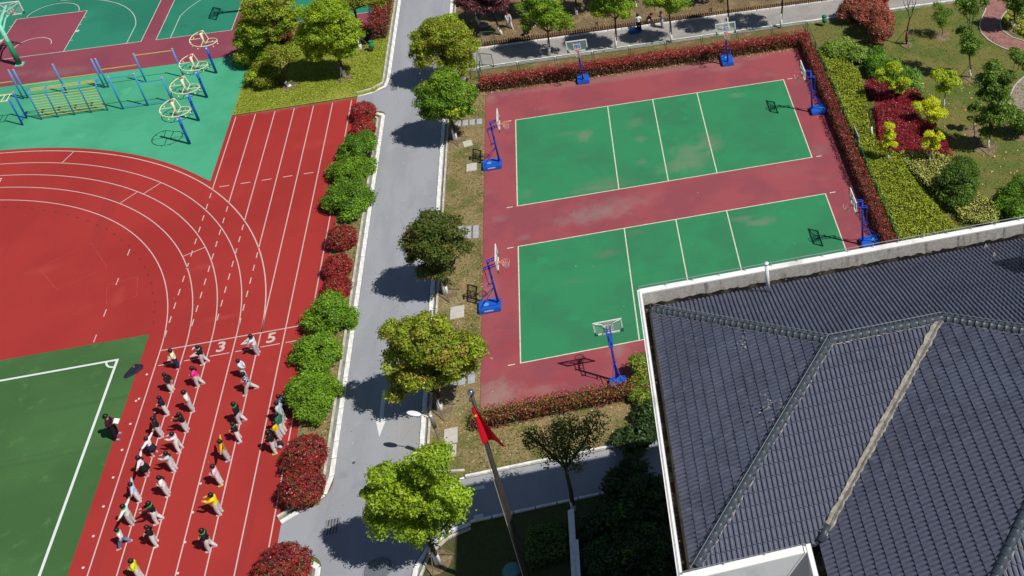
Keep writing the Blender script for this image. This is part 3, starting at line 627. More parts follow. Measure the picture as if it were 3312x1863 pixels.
def hedge(label, poly, h, top, side, dens=170, leaf=.12, name='hedge', seed=0, group=None, jitz=.1, z0=.02, cat='hedge', mat=None, gap=0.0, flat=.9):
    "clipped hedge: leaves over the top and the sides of an upright block (polygon in plan)"
    P = [np.array(p, float) for p in poly]; b = np.mean(P, axis=0); root = thing(name, label, cat, (b[0], b[1], 0), group=group)
    rng = np.random.default_rng(seed + 900); lv = Leaves(seed + 901)
    xs = [p[0] for p in P]; ys = [p[1] for p in P]; A = (max(xs) - min(xs)) * (max(ys) - min(ys)); n = int(A * dens)
    Q = np.stack([rng.uniform(min(xs), max(xs), n), rng.uniform(min(ys), max(ys), n)], 1)
    ins = np.zeros(n, bool)
    for i in range(len(P)):
        a, c = P[i], P[(i + 1) % len(P)]
        cond = ((a[1] > Q[:, 1]) != (c[1] > Q[:, 1])); xx = (c[0] - a[0]) * (Q[:, 1] - a[1]) / (c[1] - a[1] + 1e-12) + a[0]; ins ^= cond & (Q[:, 0] < xx)
    Q = Q[ins]; n = len(Q)
    lumps = .06 * (np.sin(Q[:, 0] * 3.1 + seed) + np.sin(Q[:, 1] * 2.7 + 1.3 * seed) + np.sin((Q[:, 0] + Q[:, 1]) * 5.3))
    Z = h + lumps * h + rng.normal(size=n) * jitz * h - rng.uniform(0, .3 * h, n) * (rng.uniform(size=n) < .4)
    C = pick(top, n, rng) * rng.uniform(.75, 1.25, (n, 1))
    lv.add(np.stack([Q[:, 0] - b[0], Q[:, 1] - b[1], np.maximum(Z, .05)], 1), np.tile([0, 0, 1.0], (n, 1)), C, leaf)
    for i in range(len(P)):
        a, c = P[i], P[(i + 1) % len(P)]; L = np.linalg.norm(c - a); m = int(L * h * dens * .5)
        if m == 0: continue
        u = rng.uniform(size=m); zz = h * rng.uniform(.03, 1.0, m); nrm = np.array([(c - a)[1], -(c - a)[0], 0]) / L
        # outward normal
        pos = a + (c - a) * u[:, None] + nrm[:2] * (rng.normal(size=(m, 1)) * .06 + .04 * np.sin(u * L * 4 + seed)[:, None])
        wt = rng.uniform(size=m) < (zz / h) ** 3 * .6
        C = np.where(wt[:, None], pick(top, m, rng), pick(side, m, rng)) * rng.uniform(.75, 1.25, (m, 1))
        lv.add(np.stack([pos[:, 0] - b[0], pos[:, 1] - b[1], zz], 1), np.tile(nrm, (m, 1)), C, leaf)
    link('foliage', lv.mesh('foliage', mat or LEAFR, up=.2, flat=flat), root)
    # solid dark core in place of twigs, added to keep light out of the middle
    core = MB(); s = .86
    core.prism([((p[0] - b[0]) * (1 - .12 / max(.2, abs(p[0] - b[0]))) if abs(p[0] - b[0]) > .15 else 0, (p[1] - b[1]) * (1 - .12 / max(.2, abs(p[1] - b[1]))) if abs(p[1] - b[1]) > .15 else 0) for p in P], 0, h * .72)
    core.build('dark_core', DARKCORE, root)
    return root
DARKCORE = plain('dark_core', (.045, .035, .02), .95, sp=.05, var=.3)

# --- trees along the road
tree('street_tree', 'yellow green tree with a thick uneven crown at the far junction of road and path', (1143, 212), [(1075, 100, 42), (1130, 80, 48), (1160, 115, 40), (1095, 140, 45), (1145, 150, 40), (1060, 130, 30), (1165, 165, 26), (1090, 70, 28)], BRIGHT[:2] + OLIVE[:2] + [((.24, .15, .04), .6)], seed=1, dens=26, stakes=3, group='trees between road and courts')
tree('street_tree', 'bright green dome-shaped tree standing next to the farther left hoop', (1146, 355), [(1125, 243, 58), (1085, 240, 40), (1165, 250, 42), (1120, 208, 36), (1100, 275, 36), (1150, 285, 36)], BRIGHT[2:] + GREEN[:3] + LIME[2:], seed=2, dens=26, stakes=4, group='trees between road and courts')
tree('street_tree', 'dark bronze green ball-shaped tree beside the middle of the road', (1122, 742), [(1092, 612, 66), (1055, 605, 42), (1130, 620, 46), (1090, 575, 44), (1100, 665, 42), (1060, 645, 30), (1140, 580, 32)], DARK, seed=3, dens=28, stakes=4, group='trees between road and courts', spread=.17)
tree('street_tree', 'wide lopsided yellowish green tree spreading over the road and the court edge', (1107, 1034), [(1040, 845, 52), (1015, 890, 45), (1090, 870, 60), (1150, 890, 52), (1185, 885, 34), (1060, 930, 52), (1120, 940, 42), (1010, 975, 40), (1075, 815, 36), (985, 830, 24), (1160, 930, 30)], OLIVE + BRIGHT[:2], seed=4, dens=24, stakes=4, group='trees between road and courts', spread=.19)
tree('street_tree', 'large lime green tree at the road junction below the flagpole', (1103, 1418), [(1050, 1235, 78), (985, 1240, 52), (1080, 1170, 48), (1125, 1240, 56), (1000, 1300, 54), (1085, 1310, 56), (1150, 1275, 36), (955, 1290, 34), (930, 1240, 20), (1060, 1345, 30), (965, 1195, 30)], LIME + BRIGHT[:1], seed=5, dens=26, stakes=3, group='trees between road and courts', leaf=.16)
# --- trees on the grass plot
tree('plot_tree', 'tall loose yellow green tree at the left end of the grass plot', (713, 158), [(640, 128, 42), (662, 70, 56), (700, 62, 46), (690, 15, 48), (735, 50, 40), (625, 95, 34), (650, 20, 40), (610, 150, 22)], BRIGHT + OLIVE[:1], seed=6, dens=22, gaps=.5, stakes=3, group='trees on the grass plot', inner=.2)
tree('plot_tree', 'low yellow green tree leaning left near the track end', (730, 219), [(662, 195, 42, .5), (640, 240, 30, .5), (700, 140, 34), (735, 135, 26), (690, 230, 26, .6)], OLIVE[:2] + BRIGHT[:1], seed=7, dens=22, gaps=.5, stakes=3, group='trees on the grass plot', fork=.3)
tree('plot_tree', 'dense round lime green tree in the middle of the grass plot', (868, 196), [(815, 75, 55), (780, 95, 36), (850, 65, 48), (830, 30, 48), (850, 110, 40), (800, 125, 32), (875, 130, 28), (800, 40, 36), (870, 90, 36)], LIME + BRIGHT[:1], seed=8, dens=27, stakes=3, group='trees on the grass plot')
tree('plot_tree', 'thin tree beside the red hedge corner at the far court', (906, 127), [(890, 5, 36), (925, -10, 36), (870, -20, 40), (945, 10, 20)], OLIVE[:2], seed=9, dens=16, gaps=.5, stakes=3, group='trees on the grass plot')
# --- row of path trees
ROW = [((1382, 140), [(1375, 30, 40), (1340, 55, 28), (1405, 50, 30), (1365, 0, 40), (1425, 70, 18), (1325, 20, 22)], 'first path tree from the road, leafy crown hanging over the picket fence'),
       ((1549, 122), [(1540, 10, 34), (1515, 25, 26), (1565, 22, 26), (1545, -20, 40), (1570, 40, 14)], 'second path tree from the road, forked trunk rising beside the farther hoop board'),
       ((1689, 107), [(1680, -5, 36), (1650, 5, 26), (1705, 8, 26), (1690, 22, 14)], 'third path tree from the road, standing by the kneeling gardeners'),
       ((1832, 78), [(1825, -45, 42), (1845, -25, 30), (1820, -12, 18)], 'fourth path tree from the road, trunk seen beyond the second hoop board'),
       ((1964, 70), [(1960, -60, 42), (1985, -50, 30)], 'fifth path tree from the road, near the corner of the court fence')]
for i, (b, lo, lab) in enumerate(ROW):
    tree('path_tree', lab, b, lo, GREEN[:1] + BRIGHT[:1] + GREEN[2:3], leaf=.15, seed=20 + i, cover=.9, gaps=.55, tr=.075, wash=1.25, group='row of trees along the path', mound=False, inner=.22, fork=.7)
# --- planting ground trees
tree('plum_tree', 'purple leaved tree behind the picket fence near the road', (1263, 88), [(1200, 15, 38), (1245, 12, 34), (1175, 5, 26), (1225, -15, 40)], PLUM, seed=31, dens=18, gaps=.5, tr=.07, mat=LEAFR, group='trees on the planting ground', mound=False, wash=.8)
tree('plum_tree', 'second purple leaved tree hanging over the road at the top edge', (1205, 62), [(1180, -8, 30), (1160, -12, 22), (1205, -25, 36)], PLUM, seed=32, dens=18, gaps=.5, tr=.07, mat=LEAFR, group='trees on the planting ground', mound=False, wash=.8)
for i, (b, lo) in enumerate([((1320, 45), [(1300, -55, 50), (1340, -65, 40), (1275, -40, 36)]), ((1450, 38), [(1430, -70, 60), (1470, -60, 44)]), ((1600, 20), [(1590, -90, 60), (1620, -85, 46)]), ((1760, 5), [(1750, -100, 60), (1790, -90, 50)])]):
    tree('garden_tree', ['first', 'second', 'third', 'fourth'][i] + ' dark trunk from the road among the trees behind the picket fence', b, lo, GREEN + DARK[:1], seed=34 + i, dens=20, tr=.08, gaps=.3, group='trees on the planting ground', mound=False, wash=.7, inner=.3)

# --- shrubs of the strip beside the track
SG = 'shrubs of the strip beside the track'
shrub('red leaved ball shrub at the far tip of the strip beside the track', [(914, 280, 33, .8)], REDP + REDTOP[:2], seed=1, mat=LEAFR, ball=True, group=SG)
shrub('red leaved ball shrub second from the far tip of the strip', [(914, 322, 33, .75)], REDP + REDTOP[:2], seed=2, mat=LEAFR, ball=True, group=SG)
shrub('flat topped green shrub next to the two far red ball shrubs', [(897, 370, 44, .7), (915, 355, 26), (870, 385, 22)], GREEN, .15, seed=3, dens=30, spread=.18, bump=.14, group=SG)
shrub('green shrub in the middle of the farther green trio', [(885, 432, 50, .7), (850, 430, 24), (920, 420, 26)], GREEN[:1] + GREEN[2:3] + BRIGHT[2:3], .15, seed=4, dens=30, spread=.18, bump=.14, group=SG)
shrub('widest green shrub, nearest of the farther green trio', [(877, 490, 52, .75), (850, 500, 36), (905, 500, 36), (880, 530, 30)], GREEN, .15, seed=5, dens=30, spread=.18, bump=.14, group=SG)
shrub('red leaved ball shrub, farthest of the middle red trio', [(860, 597, 40, .78)], REDP, seed=6, mat=LEAFR, ball=True, group=SG)
shrub('red leaved ball shrub, centre one of the middle red trio', [(849, 669, 39, .74)], REDP + REDTOP[:1], seed=7, mat=LEAFR, ball=True, group=SG)
shrub('red leaved ball shrub half hidden behind the nearer green trio', [(846, 724, 38, .74)], REDP + REDTOP[:1], seed=8, mat=LEAFR, ball=True, group=SG)
shrub('bright green shrub, farthest of the nearer green trio', [(826, 790, 56, .8), (860, 800, 34), (800, 800, 34), (835, 765, 36)], GREEN[:1] + GREEN[2:3] + BRIGHT[2:3], .15, seed=9, dens=30, spread=.17, bump=.12, group=SG)
shrub('bright green shrub in the middle of the nearer green trio', [(795, 882, 54, .8), (765, 885, 34), (825, 890, 34), (800, 920, 30)], GREEN[:1] + GREEN[2:3] + BRIGHT[2:3], .15, seed=10, dens=30, spread=.17, bump=.12, group=SG)
shrub('largest bright green shrub beside the small huddle of pupils', [(786, 990, 66, .85), (755, 980, 40), (820, 985, 40), (785, 1030, 42)], GREEN[:1] + GREEN[2:3] + BRIGHT[2:3], .15, seed=11, dens=30, spread=.17, bump=.1, group=SG)
shrub('large dark red ball shrub just below the green shrubs', [(767, 1143, 59, .78)], REDP + [((.11, .02, .02), 3)], seed=12, mat=LEAFR, ball=True, group=SG)
shrub('large dark red ball shrub at the rounded kerb corner of the strip', [(760, 1224, 60, .85)], REDP + [((.11, .02, .02), 3)], seed=13, mat=LEAFR, ball=True, group=SG)
shrub('large dark red ball shrub cut by the bottom edge of the picture', [(712, 1428, 74, .75)], REDP + [((.11, .02, .02), 3)], seed=14, mat=LEAFR, ball=True, group=SG)

# --- hedges round the courts
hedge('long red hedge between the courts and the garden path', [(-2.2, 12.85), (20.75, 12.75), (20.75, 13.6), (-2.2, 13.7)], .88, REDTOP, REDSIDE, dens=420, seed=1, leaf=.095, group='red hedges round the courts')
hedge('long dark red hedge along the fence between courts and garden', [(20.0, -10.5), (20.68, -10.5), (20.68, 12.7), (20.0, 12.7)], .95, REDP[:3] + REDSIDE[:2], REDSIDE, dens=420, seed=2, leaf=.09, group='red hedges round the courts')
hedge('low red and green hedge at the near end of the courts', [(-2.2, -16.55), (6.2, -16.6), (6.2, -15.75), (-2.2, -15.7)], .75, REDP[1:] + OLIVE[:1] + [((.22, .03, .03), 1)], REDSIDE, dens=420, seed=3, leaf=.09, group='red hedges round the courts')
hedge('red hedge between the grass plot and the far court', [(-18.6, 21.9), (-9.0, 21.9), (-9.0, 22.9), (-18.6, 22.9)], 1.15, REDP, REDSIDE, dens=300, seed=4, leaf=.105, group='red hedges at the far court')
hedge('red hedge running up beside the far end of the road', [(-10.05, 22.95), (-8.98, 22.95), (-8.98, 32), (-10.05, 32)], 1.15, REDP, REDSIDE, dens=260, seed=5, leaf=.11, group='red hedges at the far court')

# --- garden beds
g2 = lambda x, y, h=0: G((2700 + x / 3.6225) / 1.285714, (380 + y / 3.6225) / 1.285714, h)[:2]
g1 = lambda x, y, h=0: G((2600 + x / 3.4494) / 1.285714, (y / 3.4494) / 1.285714, h)[:2]
PRIV = [((.20, .235, .020), 4), ((.245, .27, .028), 3), ((.14, .18, .018), 3), ((.085, .12, .015), 1)]
VAR = [((.30, .31, .07), 4), ((.37, .36, .11), 3), ((.17, .22, .03), 3)]
hedge('long feathery yellow green bed outside the court fence', [(20.98, 11.4), (22.6, 9.6), (23.15, 8.0), (22.7, 4.3), (22.2, 1.7), (22.2, .2), (23.1, -1.6), (23.4, -4.8), (24.5, -9.2), (24.5, -10.2), (20.98, -10.2)], .48, PRIV, PRIV[2:], dens=430, leaf=.115, name='ground_cover_bed', seed=6, cat='plant bed', mat=BLADE, flat=1.3)
hedge('crimson bed, farther left block under the yellow trees', [g1(680, 920, .5), g1(860, 838, .5), g1(1010, 950, .5), g1(1010, 1100, .5), g1(740, 1060, .5)], .6, CRIM, CRIM[2:], dens=520, leaf=.085, name='crimson_bed', seed=7, cat='plant bed', group='crimson garden beds')
hedge('crimson bed, farther right block under the yellow trees', [g1(1030, 970, .5), g1(1230, 890, .5), g1(1330, 1110, .5), g1(1160, 1130, .5), g1(1040, 1100, .5)], .6, CRIM, CRIM[2:], dens=520, leaf=.085, name='crimson_bed', seed=8, cat='plant bed', group='crimson garden beds')
hedge('crimson bed, large near block with the bright yellow tree', [g1(780, 1160, .5), g1(1130, 1100, .5), g1(1240, 1200, .5), g2(1010, 0, .5), g2(1290, 190, .5), g2(1360, 450, .5), g2(1000, 380, .5), g2(740, 410, .5), g2(520, 330, .5), g2(500, 0, .5)], .6, CRIM, CRIM[2:], dens=520, leaf=.085, name='crimson_bed', seed=9, cat='plant bed', group='crimson garden beds')
hedge('pale variegated bed between the yellow green bed and the dark bush', [g2(745, 420, .5), g2(1100, 410, .5), g2(1355, 465, .5), g2(1300, 700, .5), g2(1200, 900, .5), g2(880, 600, .5)], .6, VAR, VAR[2:], dens=260, leaf=.10, name='variegated_bed', seed=10, cat='plant bed', mat=LEAF)
hedge('pale variegated bed below the dark round bush', [g2(1390, 1020, .5), g2(1720, 880, .5), g2(1940, 1100, .5), g2(1900, 1280, .5), g2(1480, 1180, .5)], .6, VAR, VAR[2:], dens=260, leaf=.10, name='variegated_bed', seed=11, cat='plant bed', mat=LEAF)
hedge('tussocky planting inside the bend of the red garden path', [(35.2, 11.2), (36.2, 9.5), (40, 8.6), (40, 15.5), (37.6, 14.4), (36, 13.1), (35.2, 12.2)], .3, PRIV[:2] + OLIVE[:1] + [((.3, .26, .14), 2)], OLIVE, dens=120, leaf=.2, name='ground_cover_bed', seed=12, cat='plant bed', mat=BLADE)
# garden shrubs and trees
shrub('huge arching bronze red shrub at the garden path', [(2200, 40, 42), (2215, 80, 32, 1.0), (2180, 10, 36), (2150, 15, 34), (2125, 30, 22), (2205, 0, 36), (2225, 50, 28), (2190, -20, 40)], [((.21, .06, .04), 4), ((.27, .08, .05), 3), ((.15, .05, .03), 3), ((.16, .10, .04), 1)], .15, seed=20, mat=LEAFR, name='photinia_shrub', dens=26, spread=.17, bump=.14, lift=1.5)
shrub('loose light green shrub outside the court fence corner', [(2100, 128, 30), (2140, 135, 34), (2175, 140, 26), (2120, 110, 22), (2080, 125, 18)], [((.14, .20, .03), 4), ((.19, .25, .05), 2), ((.08, .13, .02), 3)], .17, seed=21, dens=22, spread=.19, bump=.2, group='garden shrubs', lift=.75)
shrub('dense dark green shrub behind the crimson beds', [(2210, 165, 34), (2240, 180, 30), (2200, 140, 26), (2225, 195, 26)], GREEN, .15, seed=22, dens=26, spread=.16, bump=.14, group='garden shrubs', lift=.9)
shrub('glossy light green shrub behind the crimson beds', [(2270, 185, 26), (2290, 200, 28), (2300, 220, 22), (2255, 165, 20)], [((.12, .22, .03), 4), ((.16, .26, .05), 2), ((.07, .13, .02), 3)], .16, seed=23, dens=24, spread=.17, bump=.18, group='garden shrubs', lift=.8)
shrub('round dark green bush between the pale variegated beds', [(2415, 452, 52, 1.05), (2410, 490, 42), (2425, 420, 38)], [((.055, .10, .012), 4), ((.08, .135, .014), 3), ((.035, .07, .012), 2)], .14, seed=24, dens=34, spread=.14, bump=.1, group='garden shrubs', lift=.85)
shrub('green bush cut by the right edge above the roof', [(2545, 500, 36), (2575, 480, 44), (2570, 535, 40), (2525, 520, 22)], GREEN, .15, seed=25, dens=26, spread=.17, bump=.16, group='garden shrubs')
shrub('green shrub leaning over the near court corner by the white roof edge', [(1612, 918, 26, 1.3), (1620, 965, 28), (1600, 985, 22), (1630, 1010, 26)], [((.12, .17, .02), 4), ((.17, .19, .03), 2), ((.08, .12, .02), 3)], .15, seed=26, dens=24, spread=.17, bump=.18, group='garden shrubs', lift=1.2)
YG = 'small yellow garden trees'
def ytree(label, base, lobes, seed, pal=YELLOW): tree('yellow_tree', label, base, lobes, pal, leaf=.15, tr=.05, seed=seed, dens=34, per=12, spread=.11, group=YG, mound=False, wash=1.3, inner=.25, squash=.75, bump=.2, fork=.8, low=-.3)
ytree('yellow green small tree rising from the farther crimson beds', (2251, 257), [(2250, 170, 17), (2225, 195, 16), (2275, 205, 14), (2245, 215, 12), (2262, 228, 12), (2215, 182, 10)], 41, YELLOW[2:] + BRIGHT[3:] + LIME[1:2])
ytree('pale yellow green small tree alone on the lawn', (2372, 273), [(2380, 200, 22), (2360, 190, 15), (2400, 205, 16), (2375, 222, 16), (2395, 185, 10)], 42, YELLOW[2:] + BRIGHT[3:] + LIME[1:2])
ytree('brightest yellow tree with a flat round crown over the crimson bed', (2342, 318), [(2335, 275, 24), (2310, 268, 14), (2362, 285, 16), (2345, 258, 16), (2345, 300, 14)], 43)
ytree('slim upright yellow tree at the left edge of the crimson bed', (2235, 415), [(2238, 318, 12), (2240, 340, 13), (2232, 358, 14), (2250, 365, 9), (2222, 372, 8)], 44)
ytree('forked yellow tree standing in the pale variegated bed', (2335, 415), [(2338, 340, 12), (2362, 345, 13), (2335, 362, 15), (2350, 368, 12)], 45)
LG = 'staked garden trees'
BIGL = [((.07, .125, .014), 4), ((.10, .165, .02), 3), ((.045, .085, .012), 3), ((.15, .2, .04), 1)]
tree('garden_tree', 'staked leafy garden tree with a bare midstem in front of the red path', (2442, 197), [(2440, 110, 26), (2425, 85, 18), (2455, 120, 18), (2435, 130, 16), (2440, 20, 22), (2460, 0, 26), (2425, 5, 18)], BIGL, leaf=.2, cover=.8, tr=.06, seed=51, dens=15, gaps=.4, stakes=3, wash=.8, group=LG, stake_top=1.0, fork=.9)
tree('garden_tree', 'staked big leaved garden tree with the tallest crown on the lawn', (2483, 375), [(2495, 180, 26), (2480, 205, 24), (2510, 215, 28), (2485, 240, 28), (2515, 255, 26), (2500, 285, 30), (2470, 300, 16), (2530, 195, 18), (2500, 160, 14), (2478, 335, 14), (2530, 290, 20)], BIGL, leaf=.2, cover=.9, tr=.07, seed=52, dens=16, gaps=.4, stakes=3, wash=.8, group=LG, fork=.8)
tree('garden_tree', 'staked tree inside the bend of the red path at the top right corner', (2548, 75), [(2550, 10, 18), (2565, 25, 16), (2535, 0, 20), (2570, -10, 30)], BIGL, leaf=.2, tr=.09, seed=53, dens=16, gaps=.4, stakes=3, wash=.9, group=LG)
tree('garden_tree', 'leafy tree cut by the right edge beside the paved round', (2555, 340), [(2560, 300, 24), (2545, 280, 16), (2575, 310, 26), (2560, 330, 16)], BIGL, leaf=.2, tr=.06, seed=54, dens=18, gaps=.3, group=LG)
tree('garden_tree', 'small feathery green tree on the lawn below the path', (2369, 92), [(2370, 40, 20), (2360, 20, 14), (2385, 35, 14), (2372, 60, 14)], GREEN[:1] + BIGL[:2], leaf=.13, cover=.4, tr=.03, seed=55, dens=20, gaps=.5, group=LG, wash=0, per=8)
tree('garden_tree', 'leafy sprig tree right of the paved round path edge', (2530, 210), [(2560, 140, 20), (2575, 160, 18), (2540, 190, 14)], BIGL, leaf=.2, tr=.04, seed=57, dens=14, gaps=.4, group=LG, wash=0)
tree('garden_tree', 'thin sapling with a few leaves between the staked trees', (2447, 330), [(2445, 275, 10), (2455, 262, 9), (2470, 275, 9), (2440, 300, 8)], BIGL, leaf=.16, tr=.025, seed=56, dens=20, group=LG, wash=0)
# bare trees
def bare(label, base, segs, tr, wash, stakes=0, wrap=False, name='bare_tree'):
    b = G(*base); root = thing(name, label, 'tree', tuple(b), group='bare garden trees'); mb = MB()
    for s in segs:
        P = [over(b, x, y) - b for x, y in s]; n = len(P); mb.tube([tuple(p) for p in P], [tr * (1 - .8 * i / (n - 1)) if s is segs[0] else tr * .5 * (1 - .7 * i / (n - 1)) for i in range(n)], 6)
    mb.build('trunk', BARK, root, True)
    if wash:
        q = over(b, *segs[0][1]) - b; f = wash / max(q[2], .1)
        MB().tube([(0, 0, 0), tuple(q * f)], [tr + .012, tr + .01], 8).build('whitewash', WHITEWASH, root, True)
    if wrap:
        q = over(b, *segs[0][1]) - b; q = q / q[2]
        MB().tube([tuple(q * .35), tuple(q * .6), tuple(q * 1.0), tuple(q * 1.1)], [.10, .13, .10, .06], 8).build('wrap', plain('red_cloth', (.26, .012, .02), .8), root, True)
    if stakes: stake_set(root, b, 1.15, stakes, .5, .85)
    s = MB(); s.lathe([(.5, -.01), (.34, .05), (.05, .07)], n=12); s.build('soil_mound', MOUND, root, True)
bare('bare staked tree with a red cloth wrapped round its trunk', (2280, 113), [[(2280, 113), (2283, 70), (2288, 50), (2285, 30), (2282, -8)], [(2287, 52), (2294, 38), (2297, 10), (2294, -5)], [(2285, 30), (2275, 12), (2270, -5)], [(2295, 30), (2303, 8), (2306, -8)], [(2284, 20), (2290, 0), (2288, -12)]], .07, 0, 3, True)
bare('small bare white stemmed tree outside the court fence', (2194, 350), [[(2194, 350), (2192, 312), (2188, 290), (2184, 268)], [(2189, 295), (2182, 280), (2178, 266)], [(2191, 302), (2198, 288), (2200, 278)], [(2187, 285), (2190, 272), (2191, 264)]], .05, 1.0)
bare('tiny bare forked sapling on the lawn', (2451, 350), [[(2451, 350), (2451, 318), (2447, 308)], [(2451, 318), (2462, 312), (2470, 309)], [(2450, 312), (2442, 306)]], .03, 0)

# --- shaded side of the building
tree('shade_tree', 'forked tree on the shaded side road with a see-through crown', (1443, 1284), [(1395, 1100, 40), (1350, 1110, 30), (1440, 1075, 40), (1470, 1110, 36), (1420, 1140, 36), (1385, 1150, 34), (1500, 1060, 26), (1440, 1165, 30), (1330, 1090, 18)], [((.05, .075, .012), 4), ((.065, .085, .014), 3), ((.09, .11, .02), 1)], leaf=.14, tr=.10, seed=61, cover=.2, sub=.45, gaps=.35, group='trees by the building', wash=.7, mound=False, inner=.3, per=8, spread=.24)
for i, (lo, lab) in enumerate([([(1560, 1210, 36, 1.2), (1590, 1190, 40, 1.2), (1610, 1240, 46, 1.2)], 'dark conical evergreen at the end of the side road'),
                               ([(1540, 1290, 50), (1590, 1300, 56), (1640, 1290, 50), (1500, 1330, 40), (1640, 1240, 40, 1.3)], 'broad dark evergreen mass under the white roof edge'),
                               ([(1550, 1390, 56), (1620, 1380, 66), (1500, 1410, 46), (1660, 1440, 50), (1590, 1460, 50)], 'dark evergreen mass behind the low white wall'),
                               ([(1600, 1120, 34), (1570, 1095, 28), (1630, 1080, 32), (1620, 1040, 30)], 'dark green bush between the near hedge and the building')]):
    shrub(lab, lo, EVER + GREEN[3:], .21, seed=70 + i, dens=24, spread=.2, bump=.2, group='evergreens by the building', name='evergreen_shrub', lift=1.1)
hedge('clipped green block hedge on the shaded lawn beside the low white wall', [(.15, -24.75), (1.85, -24.7), (1.9, -23.0), (.25, -23.05)], .8, [((.045, .085, .014), 4), ((.065, .11, .018), 3)], [((.035, .065, .012), 1)], dens=330, leaf=.10, seed=13, mat=LEAF, jitz=.05)
# --- tufts of real grass and fallen leaves that nobody could count
def scatter(name, label, polys, n, pal, size, h, mat, seed, cat='grass', upn=False, z=.03):
    rng = np.random.default_rng(seed); lv = Leaves(seed + 1)
    tot = sum((max(p[0] for p in P) - min(p[0] for p in P)) * (max(p[1] for p in P) - min(p[1] for p in P)) for P in polys)
    for P in polys:
        xs = [p[0] for p in P]; ys = [p[1] for p in P]; A = (max(xs) - min(xs)) * (max(ys) - min(ys)); k = int(n * A / tot)
        Q = np.stack([rng.uniform(min(xs), max(xs), k), rng.uniform(min(ys), max(ys), k)], 1); ins = np.zeros(k, bool)
        for i in range(len(P)):
            a, c = P[i], P[(i + 1) % len(P)]; cond = ((a[1] > Q[:, 1]) != (c[1] > Q[:, 1])); xx = (c[0] - a[0]) * (Q[:, 1] - a[1]) / (c[1] - a[1] + 1e-12) + a[0]; ins ^= cond & (Q[:, 0] < xx)
        Q = Q[ins]
        dn = np.sin(Q[:, 0] * 1.7 + seed) + np.sin(Q[:, 1] * 1.3 + seed * 2) + np.sin(Q[:, 0] * .6 - Q[:, 1] * .9); Q = Q[rng.uniform(-2.2, 2.2, len(Q)) < dn + 1.0]
        k = len(Q)
        lv.add(np.stack([Q[:, 0], Q[:, 1], z + rng.uniform(.0, h, k)], 1), unit(k, rng) * .6 + np.array([0, 0, .6 if not upn else 1.2]), pick(pal, k, rng) * rng.uniform(.7, 1.3, (k, 1)), size)
    o = link(name, lv.mesh(name, mat, .4 if not upn else .7)); o['kind'] = 'stuff'; o['label'] = label; return o
scatter('grass', 'yellow green grass blades of the plot beside the far courts', [[(-18.2, 14.6), (-10.5, 14.75), (-9.3, 15.0), (-8.95, 15.8), (-8.95, 21.9), (-18.2, 21.9)]], 30000, [((.18, .215, .022), 4), ((.225, .25, .032), 3), ((.125, .17, .02), 3)], .11, .08, BLADE, 301)
scatter('grass', 'thin green grass tufts of the strip beside the courts', [[(-4.2, -12.3), (-2.0, -12.3), (-2.0, 15), (-4.2, 15)], [(-10.35, -18.7), (-8.95, -18.7), (-8.95, 12), (-10.35, 12)], [(-2.4, -18.9), (6.3, -18.9), (6.3, -16.8), (-2.4, -16.8)]], 9000, [((.10, .11, .025), 4), ((.17, .14, .05), 3), ((.07, .09, .02), 2)], .12, .05, BLADE, 305)
scatter('grass', 'thin grass of the garden lawn', [[(21, 16), (34, 16), (34, -12), (21, -12)]], 16000, [((.10, .125, .02), 4), ((.14, .14, .03), 3), ((.075, .10, .018), 2)], .11, .05, BLADE, 309)
LIT = [((.24, .18, .09), 4), ((.20, .13, .055), 3), ((.28, .23, .14), 2), ((.24, .10, .03), .6)]
LITM = leaf_mat('dry_leaf', .1, .8, .15)
scatter('fallen_leaves', 'dry fallen leaves along the hedges and tree strip', [[(-2.25, 12.5), (20, 12.4), (20, 12.85), (-2.25, 12.95)], [(-2.5, -19), (6.3, -19), (6.3, -15.6), (-2.5, -15.6)], [(-4.2, -16.5), (-1.95, -16.5), (-1.95, -5), (-4.2, -5)], [(-9.5, -18.8), (-8.9, -18.8), (-8.9, 10), (-9.5, 10)]], 3800, LIT, .10, .012, LITM, 313, upn=True)
scatter('fallen_leaves', 'dry straw and leaves on the planting ground', [[(-3.5, 19.2), (16, 19.2), (16, 25), (-3.5, 25)]], 3200, LIT[1:2] + [((.14, .10, .05), 5), ((.20, .145, .07), 3)], .11, .03, LITM, 317, upn=True)
scatter('fallen_leaves', 'orange fallen leaves on the garden lawn', [[(24, -6), (33, -6), (33, 6), (24, 6)]], 420, [((.45, .17, .05), 3), ((.42, .3, .14), 3)], .15, .012, LITM, 321, upn=True)
scatter('fallen_leaves', 'few dry leaves and bits blown over the sports courts', [[(-1.9, -15), (20, -15), (20, 12.5), (-1.9, 12.5)]], 150, [((.26, .22, .16), 3), ((.18, .12, .06), 2), ((.34, .33, .3), 1)], .055, .004, LITM, 331, upn=True, z=.012)
scatter('fallen_leaves', 'few dry leaves lying on the road along the kerbs', [[(-8.4, -22), (-7.6, -22), (-7.6, 14), (-8.4, 14)], [(-5.4, -18), (-4.75, -18), (-4.75, 14), (-5.4, 14)], [(-7.6, -22), (-5.4, -22), (-5.4, 25), (-7.6, 25)]], 420, [((.22, .16, .07), 3), ((.12, .09, .05), 2), ((.28, .24, .12), 2)], .08, .004, LITM, 337, upn=True, z=.008)
scatter('fallen_leaves', 'few pale specks and leaves on the red track', [[(-33, -5), (-11, -5), (-11, 14), (-33, 14)], [(-18.8, -21), (-10.8, -21), (-10.8, -5), (-18.8, -5)]], 60, [((.26, .12, .09), 3), ((.2, .07, .04), 2)], .05, .004, LITM, 341, upn=True, z=.012)
